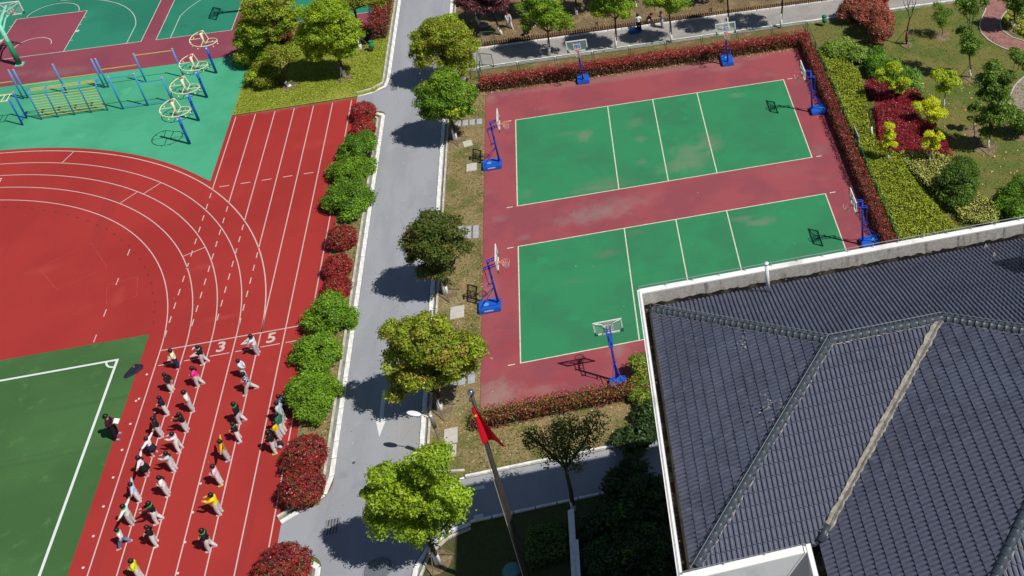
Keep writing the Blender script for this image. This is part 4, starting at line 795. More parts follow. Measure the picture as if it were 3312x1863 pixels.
# ================================================================== BUILDING
X0, Y0, AA, KP, ZE = 6.915, -26.482, 5.128, 0.461, 15.68
XB, YS = X0 + 3.575, Y0 - 2 * AA
HPZ = 16.2
bld = thing('school_building', 'white building with dark corrugated tile roof in the lower right', 'building', (6.56, -26, 0))
OFF = np.array([-6.56, 26.0, 0.0])
WALLW = ground_mat('white_plaster', [(.72, .74, .76), ((.60, .62, .63), (1.2, .3), .5, .7, 4)], rough=.85, grain=.06, bump=.1)
COPE = ground_mat('coping_plaster', [(.82, .81, .79), ((.50, .48, .46), 3.0, .66, .80, 6), ((.62, .6, .57), 1.0, .5, .65, 5)], rough=.85, grain=.1, bump=.2)
STAINED = ground_mat('stained_parapet', [(.50, .47, .43), ((.24, .22, .19), (5.0, 5.0, .8), .50, .70, 6), ((.60, .57, .53), (1.6, 1.6, .6), .52, .68, 5)], rough=.9, grain=.18, gscale=10, bump=.2)
GUTM = ground_mat('gutter_dirt', [(.022, .021, .02), ((.20, .18, .155), 6.0, .60, .68, 6), ((.10, .085, .07), 1.6, .5, .62, 5)], rough=.95, grain=.3, gscale=12, bump=.5)
def bpart(mb, name, mat, parent=None, smooth=False):
    mb.v = [tuple(np.array(v) + OFF) for v in mb.v]
    o = mb.build(name, mat, parent or bld, smooth); return o
# outer walls
foot = [(6.56, -25.93), (6.56, -37.22), (10.06, -37.22), (10.06, -44.3), (40, -44.3), (40, -25.93)]
mb = MB(); ins = [(6.70, -26.18), (6.70, -36.98), (10.2, -36.98), (10.2, -44.1), (39.8, -44.1), (39.8, -26.18)]
n = len(foot)
for i in range(n):
    a, b = foot[i], foot[(i + 1) % n]
    mb.add([(a[0], a[1], 0), (b[0], b[1], 0), (b[0], b[1], HPZ - .05), (a[0], a[1], HPZ - .05)], [(0, 1, 2, 3)])
wall = bpart(mb, 'wall', WALLW)
mb = MB()
for i in range(n):
    a, b, c, d = foot[i], foot[(i + 1) % n], ins[(i + 1) % n], ins[i]
    mb.add([(a[0], a[1], HPZ - .05), (b[0], b[1], HPZ - .05), (b[0], b[1], HPZ), (a[0], a[1], HPZ), (d[0], d[1], HPZ), (c[0], c[1], HPZ), (d[0], d[1], HPZ - .05), (c[0], c[1], HPZ - .05)], [(0, 1, 2, 3), (3, 2, 5, 4), (4, 5, 7, 6)])
bpart(mb, 'coping', COPE)
mb = MB()
for i in range(n):
    c, d = ins[(i + 1) % n], ins[i]
    mb.add([(d[0], d[1], HPZ - .05), (c[0], c[1], HPZ - .05), (c[0], c[1], 15.3), (d[0], d[1], 15.3)], [(0, 1, 2, 3)])
bpart(mb, 'parapet_face', STAINED)
mb = MB(); mb.sheet(ins, 15.42); bpart(mb, 'gutter', GUTM)
mb = MB(); rg = np.random.default_rng(2); Q = [(6.71 + .12 * i, 15.66 + .05 * rg.uniform(-1, 1)) for i in range(240)]
mb.add([(x, -26.184, 15.3) for x, z in Q] + [(x, -26.184, z) for x, z in Q], [(i, i + 1, 240 + i + 1, 240 + i) for i in range(239)])
bpart(mb, 'gutter_lining', GUTM)
# concrete fillet at the back of the gutter
mb = MB(); mb.add([(6.86, -26.42, 15.43), (39, -26.42, 15.43), (39, -26.5, 15.62), (6.86, -26.5, 15.62)], [(0, 1, 2, 3)])
mb.add([(6.84, -26.45, 15.43), (6.92, -26.5, 15.62), (6.92, -36.7, 15.62), (6.84, -36.7, 15.43)], [(0, 1, 2, 3)])
bpart(mb, 'gutter_edge', ground_mat('gutter_edge_mortar', [(.20, .17, .145), ((.10, .085, .075), 3.0, .5, .64, 6)], rough=.95, grain=.25, gscale=12, bump=.4))
# windows of the recessed south front and of the hidden fronts
WFR = plain('window_frame', (.05, .045, .045), .5, var=.1); WGL = plain('dark_glass', (.02, .025, .03), .12, sp=.6, var=.05)
def window(x0, x1, z0, z1, wy=None, wx=None):
    fr = MB(); t = .06
    if wy is not None:
        for (a, b, c, d) in ((x0, x1, z0, z0 + t), (x0, x1, z1 - t, z1), (x0, x0 + t, z0 + t, z1 - t), (x1 - t, x1, z0 + t, z1 - t), ((x0 + x1) / 2 - .03, (x0 + x1) / 2 + .03, z0 + t, z1 - t)):
            fr.box(((a + b) / 2, wy[0], (c + d) / 2), (b - a, .08, d - c))
        f = bpart(fr, 'window', WFR); p = MB(); p.box(((x0 + x1) / 2, wy[0] + wy[1] * .01, (z0 + z1) / 2), (x1 - x0 - 2 * t, .02, z1 - z0 - 2 * t)); bpart(p, 'pane', WGL, f)
    else:
        for (a, b, c, d) in ((x0, x1, z0, z0 + t), (x0, x1, z1 - t, z1), (x0, x0 + t, z0 + t, z1 - t), (x1 - t, x1, z0 + t, z1 - t), ((x0 + x1) / 2 - .03, (x0 + x1) / 2 + .03, z0 + t, z1 - t)):
            fr.box((wx[0], (a + b) / 2, (c + d) / 2), (.08, b - a, d - c))
        f = bpart(fr, 'window', WFR); p = MB(); p.box((wx[0] + wx[1] * .01, (x0 + x1) / 2, (z0 + z1) / 2), (.02, x1 - x0 - 2 * t, z1 - z0 - 2 * t)); bpart(p, 'pane', WGL, f)
for fl in range(4):
    z0 = 13.0 - fl * 3.8
    window(8.6, 9.95, z0, z0 + 1.9, wy=(-37.235, -1)); window(6.9, 8.1, z0, z0 + 1.9, wy=(-37.235, -1))
    for k in range(3): window(-36.5 + k * 3.4, -34.4 + k * 3.4, z0, z0 + 1.9, wx=(6.545, -1))
    for k in range(5): window(8 + k * 3.6, 10.2 + k * 3.6, z0, z0 + 1.9, wy=(-25.915, 1))
# ---- roof
TILE = ground_mat('roof_tile', [(.090, .100, .146), ((.072, .080, .118), .6, .42, .6, 4), ((.105, .098, .118), 1.3, .56, .74, 5), ((.097, .106, .152), 3.4, .52, .66, 0), ((.078, .086, .125), 3.1, .54, .68, 0), ((.14, .14, .14), 2.5, .70, .80, 6)], rough=.36, sp=.5, grain=.14, gscale=10, bump=.12, bscale=40)
P1 = np.array([X0 + AA, Y0 - AA]); P2 = P1 + [3.575, 0]; WB = (-26.482 + 43.83) / 2; P3 = np.array([XB + WB, Y0 - WB]); SWB = -43.83
zN = lambda x, y: ZE + KP * (Y0 - y); zWA = lambda x, y: ZE + KP * (x - X0); zSA = lambda x, y: ZE + KP * (y - YS); zWB = lambda x, y: ZE + KP * (x - XB); zSB = lambda x, y: ZE + KP * (y - SWB)
planes = {   # name: polygon in plan, height function, eave axis (0 = eave along x), eave coordinate, uphill sign
    'N': ([(X0, Y0), tuple(P1), tuple(P2), tuple(P3), (26, P3[1]), (26, Y0)], zN, 0, Y0, -1),
    'WA': ([(X0, Y0), (X0, YS), tuple(P1)], zWA, 1, X0, 1),
    'SA': ([(X0, YS), (XB, YS), tuple(P2), tuple(P1)], zSA, 0, YS, 1),
    'WB': ([(XB, YS), (XB, SWB), tuple(P3), tuple(P2)], zWB, 1, XB, 1),
    'SB': ([(XB, SWB), (26, SWB), (26, P3[1]), tuple(P3)], zSB, 0, SWB, 1)}
deck = MB()
for nme, (poly, zf, ax, e, sg) in planes.items():
    deck.add([(p[0], p[1], zf(*p) - .06) for p in poly], [tuple(range(len(poly)))])
roof = bpart(deck, 'roof', plain('roof_deck', (.03, .03, .035), .9))
CW, CH = .29, .31                # tile width along the eave, course along the plan
PROF = []
for i in range(17):
    pass
for b0 in (0.0, .5):
    for ph, h in ((0.0, -.024), (.06, -.024), (.12, .018), (.22, .040), (.48, .046), (.66, .036), (.78, .012), (.85, -.022)): PROF.append(((b0 + ph * .5) * CW, h))
PROF.append((CW, -.024))
SL = math.sqrt(1 + KP * KP)
def tile_geo():
    vs = []; fs = []; n = len(PROF)
    for u, h in PROF: vs.append((u, 0, h + .052))              # lower lip, top
    for u, h in PROF: vs.append((u, CH + .05, h + .002))       # upper end tucked under the next course
    for u, h in PROF: vs.append((u, 0, h - .03))              # lower lip, underside
    for i in range(n - 1):
        fs.append((i, i + 1, n + i + 1, n + i)); fs.append((2 * n + i, 2 * n + i + 1, i + 1, i))
    return vs, fs
TV, TF = tile_geo()
def tmat(ax, sg, u, e0, z):
    "tile local (along eave, uphill in plan, normal-ish z) -> world"
    if ax == 0: return lambda p: np.array([u + p[0] * 1, e0 + sg * p[1], z + KP * p[1] + p[2]])
    return lambda p: np.array([e0 + sg * p[1], u + p[0], z + KP * p[1] + p[2]])
def inside(poly, x, y):
    r = False
    for i in range(len(poly)):
        a, c = poly[i], poly[(i + 1) % len(poly)]
        if (a[1] > y) != (c[1] > y) and x < (c[0] - a[0]) * (y - a[1]) / (c[1] - a[1]) + a[0]: r = not r
    return r
full = []; part_t = []
for nme, (poly, zf, ax, e, sg) in planes.items():
    xs = [p[ax] for p in poly]; u = min(xs); k0 = 0
    amax = max(abs(p[1 - ax] - e) for p in poly); rows = int(amax / CH) + 1
    for r in range(rows):
        e0 = e + sg * r * CH; z = ZE + KP * r * CH
        for c in range(int((max(xs) - min(xs)) / CW) + 1):
            uu = min(xs) + c * CW
            cs = [(uu, e0), (uu + CW, e0), (uu, e0 + sg * CH), (uu + CW, e0 + sg * CH)]
            if ax == 1: cs = [(b, a) for a, b in cs]
            ni = sum(inside(poly, x, y) for x, y in [(a + (np.mean([q[0] for q in cs]) - a) * .03, b + (np.mean([q[1] for q in cs]) - b) * .03) for a, b in cs])
            if ni == 0: continue
            cx_, cy_ = np.mean(cs, axis=0); px = PX((cx_, cy_, z))
            if px[0] > 2700 or px[1] > 1560: continue
            rec = (nme, ax, sg, uu, e0, z, px)
            (full if ni == 4 else part_t).append(rec)
def size_score(rec):
    nme, ax, sg, uu, e0, z, px = rec
    if not (0 < px[0] < 2560 and 0 < px[1] < 1440): return -1
    f = tmat(ax, sg, uu, e0, z); q = [PX(f(p)) for p in ((0, 0, 0), (CW, 0, 0), (CW, CH, 0), (0, CH, 0))]
    return abs(sum(q[i][0] * q[(i + 1) % 4][1] - q[(i + 1) % 4][0] * q[i][1] for i in range(4)))
full.sort(key=size_score, reverse=True)
tmeshes = {}
for rec in full[:300]:
    nme, ax, sg, uu, e0, z, px = rec
    if (ax, sg) not in tmeshes:
        f = tmat(ax, sg, 0, 0, 0); m = MB(); fl = (ax == 0 and sg < 0) or (ax == 1 and sg > 0)
        m.add([f(p) for p in TV], [q[::-1] if fl else q for q in TF]); tmeshes[(ax, sg)] = m.mesh('roof_tile', TILE)
    loc = (uu, e0, z) if ax == 0 else (e0, uu, z)
    link('roof_tile', tmeshes[(ax, sg)], roof, (loc[0] + OFF[0] + random.uniform(-.004, .004), loc[1] + OFF[1] + random.uniform(-.004, .004), loc[2] + random.uniform(-.002, .005)))
rest = MB()
for rec in full[300:]:
    nme, ax, sg, uu, e0, z, px = rec; dz = random.uniform(-.002, .005)
    f = tmat(ax, sg, uu + random.uniform(-.004, .004), e0 + random.uniform(-.004, .004), z + dz); fl = (ax == 0 and sg < 0) or (ax == 1 and sg > 0)
    rest.add([f(p) for p in TV], [q[::-1] if fl else q for q in TF])
for rec in part_t:
    nme, ax, sg, uu, e0, z, px = rec; poly = planes[nme][0]; f = tmat(ax, sg, uu, e0, z); fl = (ax == 0 and sg < 0) or (ax == 1 and sg > 0)
    bm = bmesh.new(); V = [bm.verts.new(tuple(f(p))) for p in TV]
    for q in TF: bm.faces.new([V[i] for i in (q[::-1] if fl else q)])
    cen = np.mean(poly, axis=0)
    for i in range(len(poly)):
        a, b = np.array(poly[i]), np.array(poly[(i + 1) % len(poly)]); d = b - a
        if abs(d[0]) < 1e-6 and ax == 1 and abs(a[0] - planes[nme][3]) < 1e-6: continue
        if abs(d[1]) < 1e-6 and ax == 0 and abs(a[1] - planes[nme][3]) < 1e-6: continue
        # only cut along edges that pass near this tile
        mid = f((CW / 2, CH / 2, 0))[:2]; nn = np.array([-d[1], d[0]]) / np.linalg.norm(d)
        if abs((mid - a) @ nn) > .4: continue
        tt = ((mid - a) @ d) / (d @ d)
        if tt < -.15 or tt > 1.15: continue
        inn = (np.array(P1) * .5 + np.array(P2) * .5 if nme in ('N', 'SA') else cen); 
        sgn = 1
        # which side is inside: test a point off the middle of the edge
        t0 = (a + b) / 2 + nn * .05
        sgn = 1 if inside(poly, *t0) else -1
        bmesh.ops.bisect_plane(bm, geom=bm.verts[:] + bm.edges[:] + bm.faces[:], plane_co=(a[0], a[1], 0), plane_no=(nn[0] * -sgn, nn[1] * -sgn, 0), clear_outer=True)
    if len(bm.faces):
        bm.verts.index_update(); rest.add([v.co[:] for v in bm.verts], [[v.index for v in fc.verts] for fc in bm.faces])
    bm.free()
ro = bpart(rest, 'roof_tiling', TILE, roof); ro['kind'] = 'stuff'; ro['label'] = 'remaining corrugated tiles of the dark roof'
# ridge and hip caps
CAPM = ground_mat('ridge_tile', [(.040, .052, .068), ((.055, .066, .08), 1.2, .45, .62, 4), ((.12, .11, .10), 2.0, .68, .8, 5)], rough=.45, sp=.4, grain=.1, gscale=10, bump=.08, bscale=30)
MORT = ground_mat('ridge_mortar', [(.30, .275, .235), ((.21, .19, .16), 3.0, .45, .6, 6)], rough=.95, grain=.3, gscale=9, bump=.6, bscale=14)
capv = []; n = 9; L = .27
for s, rr in ((0, .146), (.03, .149), (.031, .136), (L, .130)):
    for k in range(n):
        a = math.pi * (k / (n - 1)); capv.append((s, rr * math.cos(a), rr * math.sin(a) * .95 - .02))
capf = []
for i in range(3):
    for k in range(n - 1): capf.append((i * n + k, i * n + k + 1, (i + 1) * n + k + 1, (i + 1) * n + k))
capf.append(tuple(range(n))[::-1])
cap_me = MB().add(capv, [q[::-1] for q in capf]).mesh('ridge_tile', CAPM, True)
def P3D(p, z): return np.array([p[0], p[1], z])
def caps(A, B, lift=.035, mortar=.15):
    d = B - A; L_ = np.linalg.norm(d); k = max(1, int(L_ / .25)); step = L_ / k; t = d / L_
    rot = Matrix(((t[0], 0, 0), (t[1], 0, 0), (t[2], 0, 0)))
    vx = Vector(t); vy = Vector((0, 0, 1)).cross(vx).normalized(); vz = vx.cross(vy); R3 = Matrix((vx, vy, vz)).transposed()
    for i in range(k):
        p = A + t * step * i + np.array([0, 0, lift + random.uniform(-.006, .006)]) + OFF
        o = link('ridge_tile', cap_me, roof, tuple(p)); o.rotation_euler = R3.to_euler()
    m = MB(); pts = [A + t * L_ * i / 40 for i in range(41)]
    for sd in (-1, 1):
        Q = []; rg = np.random.default_rng(int(abs(A[0] * 100)) + sd)
        for p in pts: Q.append(tuple(p + np.array(vy) * sd * (mortar + rg.uniform(-.02, .03)) + np.array([0, 0, -.02])))
        m.tube(Q, [.022 + .012 * rg.uniform(-1, 1) for _ in Q], 6)
    bpart(m, 'ridge_mortar', MORT, roof, True)
c0 = P3D((X0, Y0), ZE); p1 = P3D(P1, ZE + KP * AA); p2 = P3D(P2, ZE + KP * AA); p3 = P3D(P3, ZE + KP * WB); csw = P3D((X0, YS), ZE)
caps(c0 + (p1 - c0) * .02, p1); caps(csw + (p1 - csw) * .03, p1); caps(p1, p2); caps(p2, p3); caps(P3D((XB, SWB), ZE), p3); caps(p3, P3D((26, P3[1]), ZE + KP * WB))
# mortared valley with the last tile roll at its foot
vb = P3D((XB, YS), ZE); m = MB(); d = p2 - vb; rg = np.random.default_rng(4); NVY = 110; vs_ = []; sd_ = np.array([d[1], -d[0], 0]) / np.hypot(d[0], d[1]); wl = wr = .13
for i in range(NVY):
    c = vb + d * (.03 + .95 * i / (NVY - 1)); wl = .13 + .6 * (wl - .13) + rg.uniform(-.03, .03); wr = .13 + .6 * (wr - .13) + rg.uniform(-.03, .03); hh = .075 + rg.uniform(-.008, .008)
    vs_ += [tuple(c - sd_ * wl + [0, 0, .055 + .32 * wl]), tuple(c - sd_ * wl * .75 + [0, 0, hh + .06 + .2 * wl]), tuple(c + [0, 0, hh + .03]), tuple(c + sd_ * wr * .75 + [0, 0, hh + .06 + .2 * wr]), tuple(c + sd_ * wr + [0, 0, .055 + .32 * wr])]
m.add(vs_, [(i * 5 + k, i * 5 + k + 1, i * 5 + k + 6, i * 5 + k + 5) for i in range(NVY - 1) for k in range(4)]); bpart(m, 'valley_mortar', MORT, roof)
m = MB(); q = vb + d * .0; m.tube([tuple(q + d * .005 + [0, 0, .07]), tuple(q + d * .07 + [0, 0, .08])], .13, 10); bpart(m, 'valley_roll', CAPM, roof, True)
# lightning rail on the parapet and along the hips
WIRE = plain('galvanised_wire', (.40, .41, .42), .45, .6, var=.1)
def rail(pts, h, step, parent, r=.012):
    m = MB(); P = [np.array(p) + [0, 0, h] for p in pts]; m.tube([tuple(p) for p in P], r, 5)
    for a, b in zip(pts, pts[1:]):
        a, b = np.array(a), np.array(b); L_ = np.linalg.norm(b - a); k = max(1, int(L_ / step))
        for i in range(k + 1): q = a + (b - a) * i / k; m.tube([tuple(q), tuple(q + [0, 0, h])], r * 1.1, 5)
    bpart(m, 'lightning_rail', WIRE, parent)
rail([(6.63, -26.0, HPZ), (39, -26.0, HPZ)], .17, .92, bld, .014); rail([(6.63, -26.1, HPZ), (6.63, -37.1, HPZ)], .05, 1.0, bld, .008)
rail([(6.7, -37.02, HPZ), (10.05, -37.02, HPZ), (10.05, -44, HPZ)], .12, .9, bld)
up = np.array([0, 0, .12]); rail([c0 + up, p1 + up, p2 + up, p3 + up], .16, 1.0, bld, .010); rail([csw + up, p1 + up], .16, 1.0, bld, .010)
# vent pipe, mortar chips, hatch
pb = np.array([10.94, -26.99, 15.9]); m = MB(); m.tube([tuple(pb), tuple(pb + [0, 0, 1.36])], .065, 12); m.tube([tuple(pb + [0, 0, 1.36]), tuple(pb + [0, 0, 1.42])], .08, 12)
vp = bpart(m, 'vent_pipe', plain('white_pvc', (.72, .72, .72), .4, var=.06), bld, True)
m = MB(); m.lathe([(.16, 0), (.13, .05), (.07, .07)], tuple(pb - [0, 0, .03]), 12); bpart(m, 'mortar_collar', MORT, vp)
for x, y, z in ((19.0, -26.6, 15.76), (18.96, -27.53, 16.19), (18.91, -28.49, 16.63)):
    m = MB(); m.add([(x - .1, y - .06, z), (x + .12, y - .05, z), (x + .03, y + .1, z), (x, y, z + .2)], [(0, 1, 3), (1, 2, 3), (2, 0, 3), (0, 2, 1)]); bpart(m, 'mortar_cone', MORT, roof)
hz = zN(20.0, -29.2); m = MB(); m.box((20.05, -29.25, hz + .45), (.9, .9, 1.2)); ht = bpart(m, 'roof_hatch', plain('hatch_blue', (.30, .42, .55), .6)); m = MB(); m.box((20.05, -29.25, hz + 1.1), (1.05, 1.05, .1)); bpart(m, 'lid', COPE, ht)
m = MB(); m.tube([(19.45, -28.75, hz - .2), (19.45, -28.75, hz + .75), (19.6, -28.75, hz + .95), (19.8, -28.75, hz + .75), (19.8, -28.75, hz - .1)], .025, 6); bpart(m, 'hatch_hoop', WIRE, ht)
m = MB(); rg = np.random.default_rng(9)
for (cx_, cy_, zz, k_) in ((9.6, -29.9, zWA, 26), (9.9, -33.2, zSA, 22), (12.7, -31.9, zSA, 8)):
    for i in range(k_):
        x, y = cx_ + rg.normal() * .18, cy_ + rg.normal() * .22; s = rg.uniform(.012, .03); z = zz(x, y) + .055
        m.sphere((x, y, z), (s * 1.4, s, s * .5), 6, 4)
o = bpart(m, 'mortar_crumbs', MORT, roof); o['kind'] = 'stuff'

# ================================================================== BASKETBALL STANDS
BLUE = plain('blue_paint', (.012, .05, .42), .42, sp=.5, var=.15, vscale=3); BLUEB = plain('blue_base_paint', (.010, .105, .52), .5, sp=.4, var=.15, vscale=2)
WHT = plain('white_paint_metal', (.74, .75, .74), .5, var=.1); ORG = plain('orange_rim', (.75, .16, .06), .5, var=.1); NET = plain('net_cord', (.62, .58, .56), .8, var=.1); PADG = plain('green_pad', (.02, .16, .09), .6, var=.15)
gm, gt, gb = new_mat('board_glass'); gb.inputs['Base Color'].default_value = (.55, .72, .66, 1); gb.inputs['Roughness'].default_value = .1; gb.inputs['Alpha'].default_value = .16; spec(gb, .3)
def board_parts(root, bx, zb, W, H, z0r):
    "backboard across y at x = bx, bottom zb; rim in front at +x"
    bd = MB(); bd.box((bx, 0, zb + H / 2), (.015, W - .06, H - .06)); b = bd.build('backboard', gm, root)
    f = MB(); t = .07
    f.box((bx, 0, zb + H - t / 2), (.05, W, t)); f.box((bx, 0, zb + t / 2), (.05, W - .3, t))
    for s in (-1, 1): f.box((bx, s * (W / 2 - t / 2), zb + H / 2 + t), (.05, t, H - 2 * t - .04))
    f.build('frame', WHT, b)
    g = MB()
    for s in (-1, 1):
        g.box((bx, s * (W / 2 - .08), zb + t / 2), (.06, .17, t + .02)); g.box((bx, s * (W / 2 - t / 2), zb + .14), (.06, t + .015, .2))
    g.build('corner_pad', PADG, b)
    q = MB(); w2, h2 = W * .32, H * .42; zc = z0r + .04
    for s in (-1, 1): q.box((bx + .012, s * w2 / 2, zc + h2 / 2), (.014, .04, h2 + .04))
    q.box((bx + .012, 0, zc + h2), (.0141, w2 - .04, .04)); q.box((bx + .012, 0, zc), (.0141, w2 - .04, .04)); q.build('target_frame', WHT, b)
    st = MB()
    for s in (-1, 1): st.tube([(bx - .03, s * .10, zb + .1), (bx - .05, s * .14, zb + H * .55), (bx - .04, s * .28, zb + H * .82), (bx - .03, s * (W / 2 - .08), zb + H - .05)], .02, 6)
    st.build('back_strut', WHT, b)
    r = MB(); cx_ = bx + .15 + .225; r.tube([(cx_ + .225 * math.cos(a * math.pi / 9), .225 * math.sin(a * math.pi / 9), z0r) for a in range(18)], .014, 6, closed=True)
    r.box((bx + .08, 0, z0r - .01), (.17, .12, .03)); r.box((bx + .02, 0, z0r - .06), (.02, .2, .14)); rim = r.build('rim', ORG, root)
    nt_ = MB(); k = 10
    for a in range(k):
        for sg in (-1, 1):
            pts = []
            for j in range(4):
                rr = .215 - .035 * j; aa = 2 * math.pi * (a + sg * .5 * j) / k; pts.append((cx_ + rr * math.cos(aa), rr * math.sin(aa), z0r - .01 - .13 * j))
            nt_.tube(pts, .007, 4, False)
    nt_.build('net', NET, rim)
def stand():
    t = thing('basketball_stand', 'x', 'basketball hoop', group='portable basketball stands round the courts')
    bm = bmesh.new(); bmesh.ops.create_cube(bm, size=1); bmesh.ops.scale(bm, vec=(1.16, .84, .27), verts=bm.verts); bmesh.ops.translate(bm, vec=(-.46, 0, .155), verts=bm.verts)
    for v in bm.verts:
        if v.co.z > .2: v.co.x = -.46 + (v.co.x + .46) * .96; v.co.y *= .94
    bmesh.ops.bevel(bm, geom=bm.edges[:], offset=.025, segments=2, affect='EDGES'); me = bpy.data.meshes.new('base'); bm.to_mesh(me); bm.free(); me.materials.append(BLUEB); base = link('base', me, t)
    for wx in (-.9, -.05):
        for wy in (-.38, .38): MB().tube([(wx, wy - .03, .04), (wx, wy + .03, .04)], .04, 8).build('wheel', IRON, base)
    MB().box((-.5, -.405, .17), (.46, .02, .07)).build('maker_mark', plain('mark_white', (.55, .6, .65), .6), base)
    MB().lathe([(.14, 0), (.14, .004), (.01, .004)], (-.62, 0, .2895), 12).build('top_mark', plain('mark_pale_blue', (.12, .3, .62), .6), base)
    MB().box((-.45, -.15, .30), (.9, .03, .02)).build('brace_foot', BLUE, base)
    p = MB(); p.tube([(0, 0, .27), (0, 0, 3.30)], [.062, .055], 10); p.tube([(0, 0, .27), (0, 0, .34)], .1, 10); p.build('post', BLUE, t, True)
    for s in (-1, 1):
        MB().tube([(0, s * .09, 3.27), (.48, s * .09, 3.40)], .026, 6).build('upper_arm', BLUE, t)
        MB().tube([(-.27, s * .09, 2.78), (.0, s * .09, 2.87), (.48, s * .09, 2.98)], .026, 6).build('lower_arm', BLUE, t)
        MB().tube([(0, s * .02, 1.42), (-.95, s * .36, .29)], .02, 6).build('brace', BLUE, t)
    a = MB()
    for x, z in ((.12, 3.30), (.36, 3.36), (-.2, 2.80), (.18, 2.91), (.38, 2.955)): a.tube([(x, -.09, z), (x, .09, z)], .018, 6)
    a.tube([(0, -.12, 3.27), (0, .12, 3.27)], .035, 8); a.tube([(-.27, -.11, 2.78), (-.27, .11, 2.78)], .03, 8); a.build('arm_link', BLUE, t)
    MB().tube([(-.27, 0, 2.78), (-.22, 0, 1.66)], .022, 6).build('jack_rod', BLUE, t)
    c = MB(); c.tube([(0, 0, 1.76), (-.24, 0, 1.66)], .03, 6); c.tube([(-.22 + .1 * math.cos(k * .6), .1 * math.sin(k * .6), 1.60) for k in range(11)], .012, 5, closed=True); c.build('jack_wheel', BLUE, t)
    board_parts(t, .5, 2.92, 1.38, .86, 3.07)
    return t
spots = [((-.98, 4.34), 0, 'blue portable hoop on the left side of the farther volleyball court'),
         ((-1.05, -8.25), 0, 'blue portable hoop on the left side of the nearer volleyball court'),
         (None, math.pi, 'blue portable hoop on the right side of the farther volleyball court'),
         (None, math.pi, 'blue portable hoop at the right, half hidden behind the white roof edge'),
         (None, -math.pi / 2, 'blue portable hoop at the far hedge, left one of two'),
         (None, -math.pi / 2, 'blue portable hoop at the far hedge, right one of two'),
         (None, math.pi / 2, 'blue portable hoop seen from behind at the near hedge')]
seen = {2: (2043, 274), 3: (2170, 607), 4: (1467, 201), 5: (1831, 156), 6: (1553, 950)}
proto = None
for i, (xy, rz, lab) in enumerate(spots):
    if xy is None:
        b = G(seen[i][0], seen[i][1], .28); xy = (b[0], b[1])
    if proto is None: proto = stand(); o = proto
    else: o = copy_tree(proto)
    o.location = (xy[0], xy[1], 0); o.rotation_euler = (0, 0, rz); o['label'] = lab

# fixed hoop of the far court
MINT = plain('mint_paint', (.20, .56, .42), .5, var=.1); PAD2 = plain('green_wrap', (.012, .22, .10), .6, var=.15)
t = thing('fixed_hoop', 'mint green fixed basketball hoop with padded pole at the far left', 'basketball hoop', (-34.26, 25.24, 0), math.pi / 2)
MB().tube([(0, 0, 0), (0, 0, 3.45)], .13, 12).build('post', MINT, t, True); MB().tube([(0, 0, .1), (0, 0, 2.0)], .17, 14).build('pole_pad', PAD2, t, True)
MB().box((0, 0, .04), (.5, .5, .08)).build('base_plate', MINT, t)
MB().tube([(0, 0, 3.3), (1.0, 0, 3.55), (1.95, 0, 3.75)], [.11, .09, .08], 8).build('arm', MINT, t); MB().tube([(0, 0, 2.75), (1.1, 0, 3.2), (1.95, 0, 3.1)], .06, 8).build('strut', MINT, t)
for s in (-1, 1): MB().tube([(1.3, 0, 3.55), (1.95, s * .8, 3.85)], .04, 6).build('brace', MINT, t)
board_parts(t, 2.0, 2.95, 1.8, 1.05, 3.05)
t2 = copy_tree(t); t2.location = (-18.1, 27.9, 0); t2.rotation_euler = (0, 0, math.pi); t2['label'] = 'mint green fixed basketball hoop hidden behind the trees of the grass plot'

# ================================================================== EXERCISE EQUIPMENT
EB = plain('sky_blue_paint', (.035, .26, .62), .45, var=.12); EBD = plain('deep_blue_paint', (.012, .10, .50), .45, var=.12); EY = plain('yellow_paint', (.66, .46, .07), .5, var=.12); CRM = plain('cream_paint', (.78, .70, .48), .5, var=.1); PNK = plain('pink_cap', (.62, .32, .36), .6)
def wheel(label, x, y):
    t = thing('spiral_climber', label, 'exercise equipment', (x, y, 0), 0, 'spiral hanging climbers')
    MB().tube([(0, 0, 0), (0, 0, 2.25)], .085, 12).build('post', EBD, t, True); u = MB(); u.tube([(0, 0, 2.25), (0, 0, 3.36)], .075, 12); u.build('upper_post', CRM, t, True)
    MB().lathe([(.085, 0), (.085, .08), (.05, .1), (.01, .1)], (0, 0, 3.36), 10).build('cap', plain('red_cap', (.55, .10, .10), .6), t, True)
    def P(a):       # a from 0 to 1 round the spiral, from high start (north) over west, south, east to the low end
        ang = math.radians(95 + 350 * a); return (.81 * math.cos(ang), .81 * math.sin(ang), 3.05 - .70 * a)
    MB().tube([P(i / 40) for i in range(41)], .026, 8).build('spiral_rail', CRM, t, True)
    MB().tube([P(0), P(1)], .03, 6).build('end_tie', CRM, t)
    for a in (0.0, .24, .5, .76, 1.0): q = P(a); MB().tube([(0, 0, q[2]), q], .022, 6).build('spoke', CRM, t)
    for i in range(10):
        q = P(.05 + .1 * i); h = MB(); h.tube([q, (q[0], q[1], q[2] - .16)], .01, 5); h.sphere((q[0], q[1], q[2] - .2), .045, 8, 5); h.build('handle', CRM, t)
wheel('spiral climber on a blue post nearest to the running track', -20.4, 11.86); wheel('spiral climber second from the running track', -20.37, 14.48); wheel('spiral climber third from the running track', -20.39, 17.25); wheel('spiral climber farthest from the track, beside the tree', -20.36, 20.34)
t = thing('horizontal_bars', 'row of blue posts with yellow horizontal bars at four heights', 'exercise equipment', (-27.4, 20.4, 0))
for x in (-37.2, -35.0, -32.58, -32.29, -29.9, -27.52, -27.28, -24.9, -22.48):
    p = MB(); p.tube([(x + 27.4, 0, 0), (x + 27.4, 0, 2.33)], .055, 8); o = p.build('post', EB, t, True); MB().lathe([(.058, 0), (.058, .05), (.01, .06)], (x + 27.4, 0, 2.33), 8).build('cap', PNK, o)
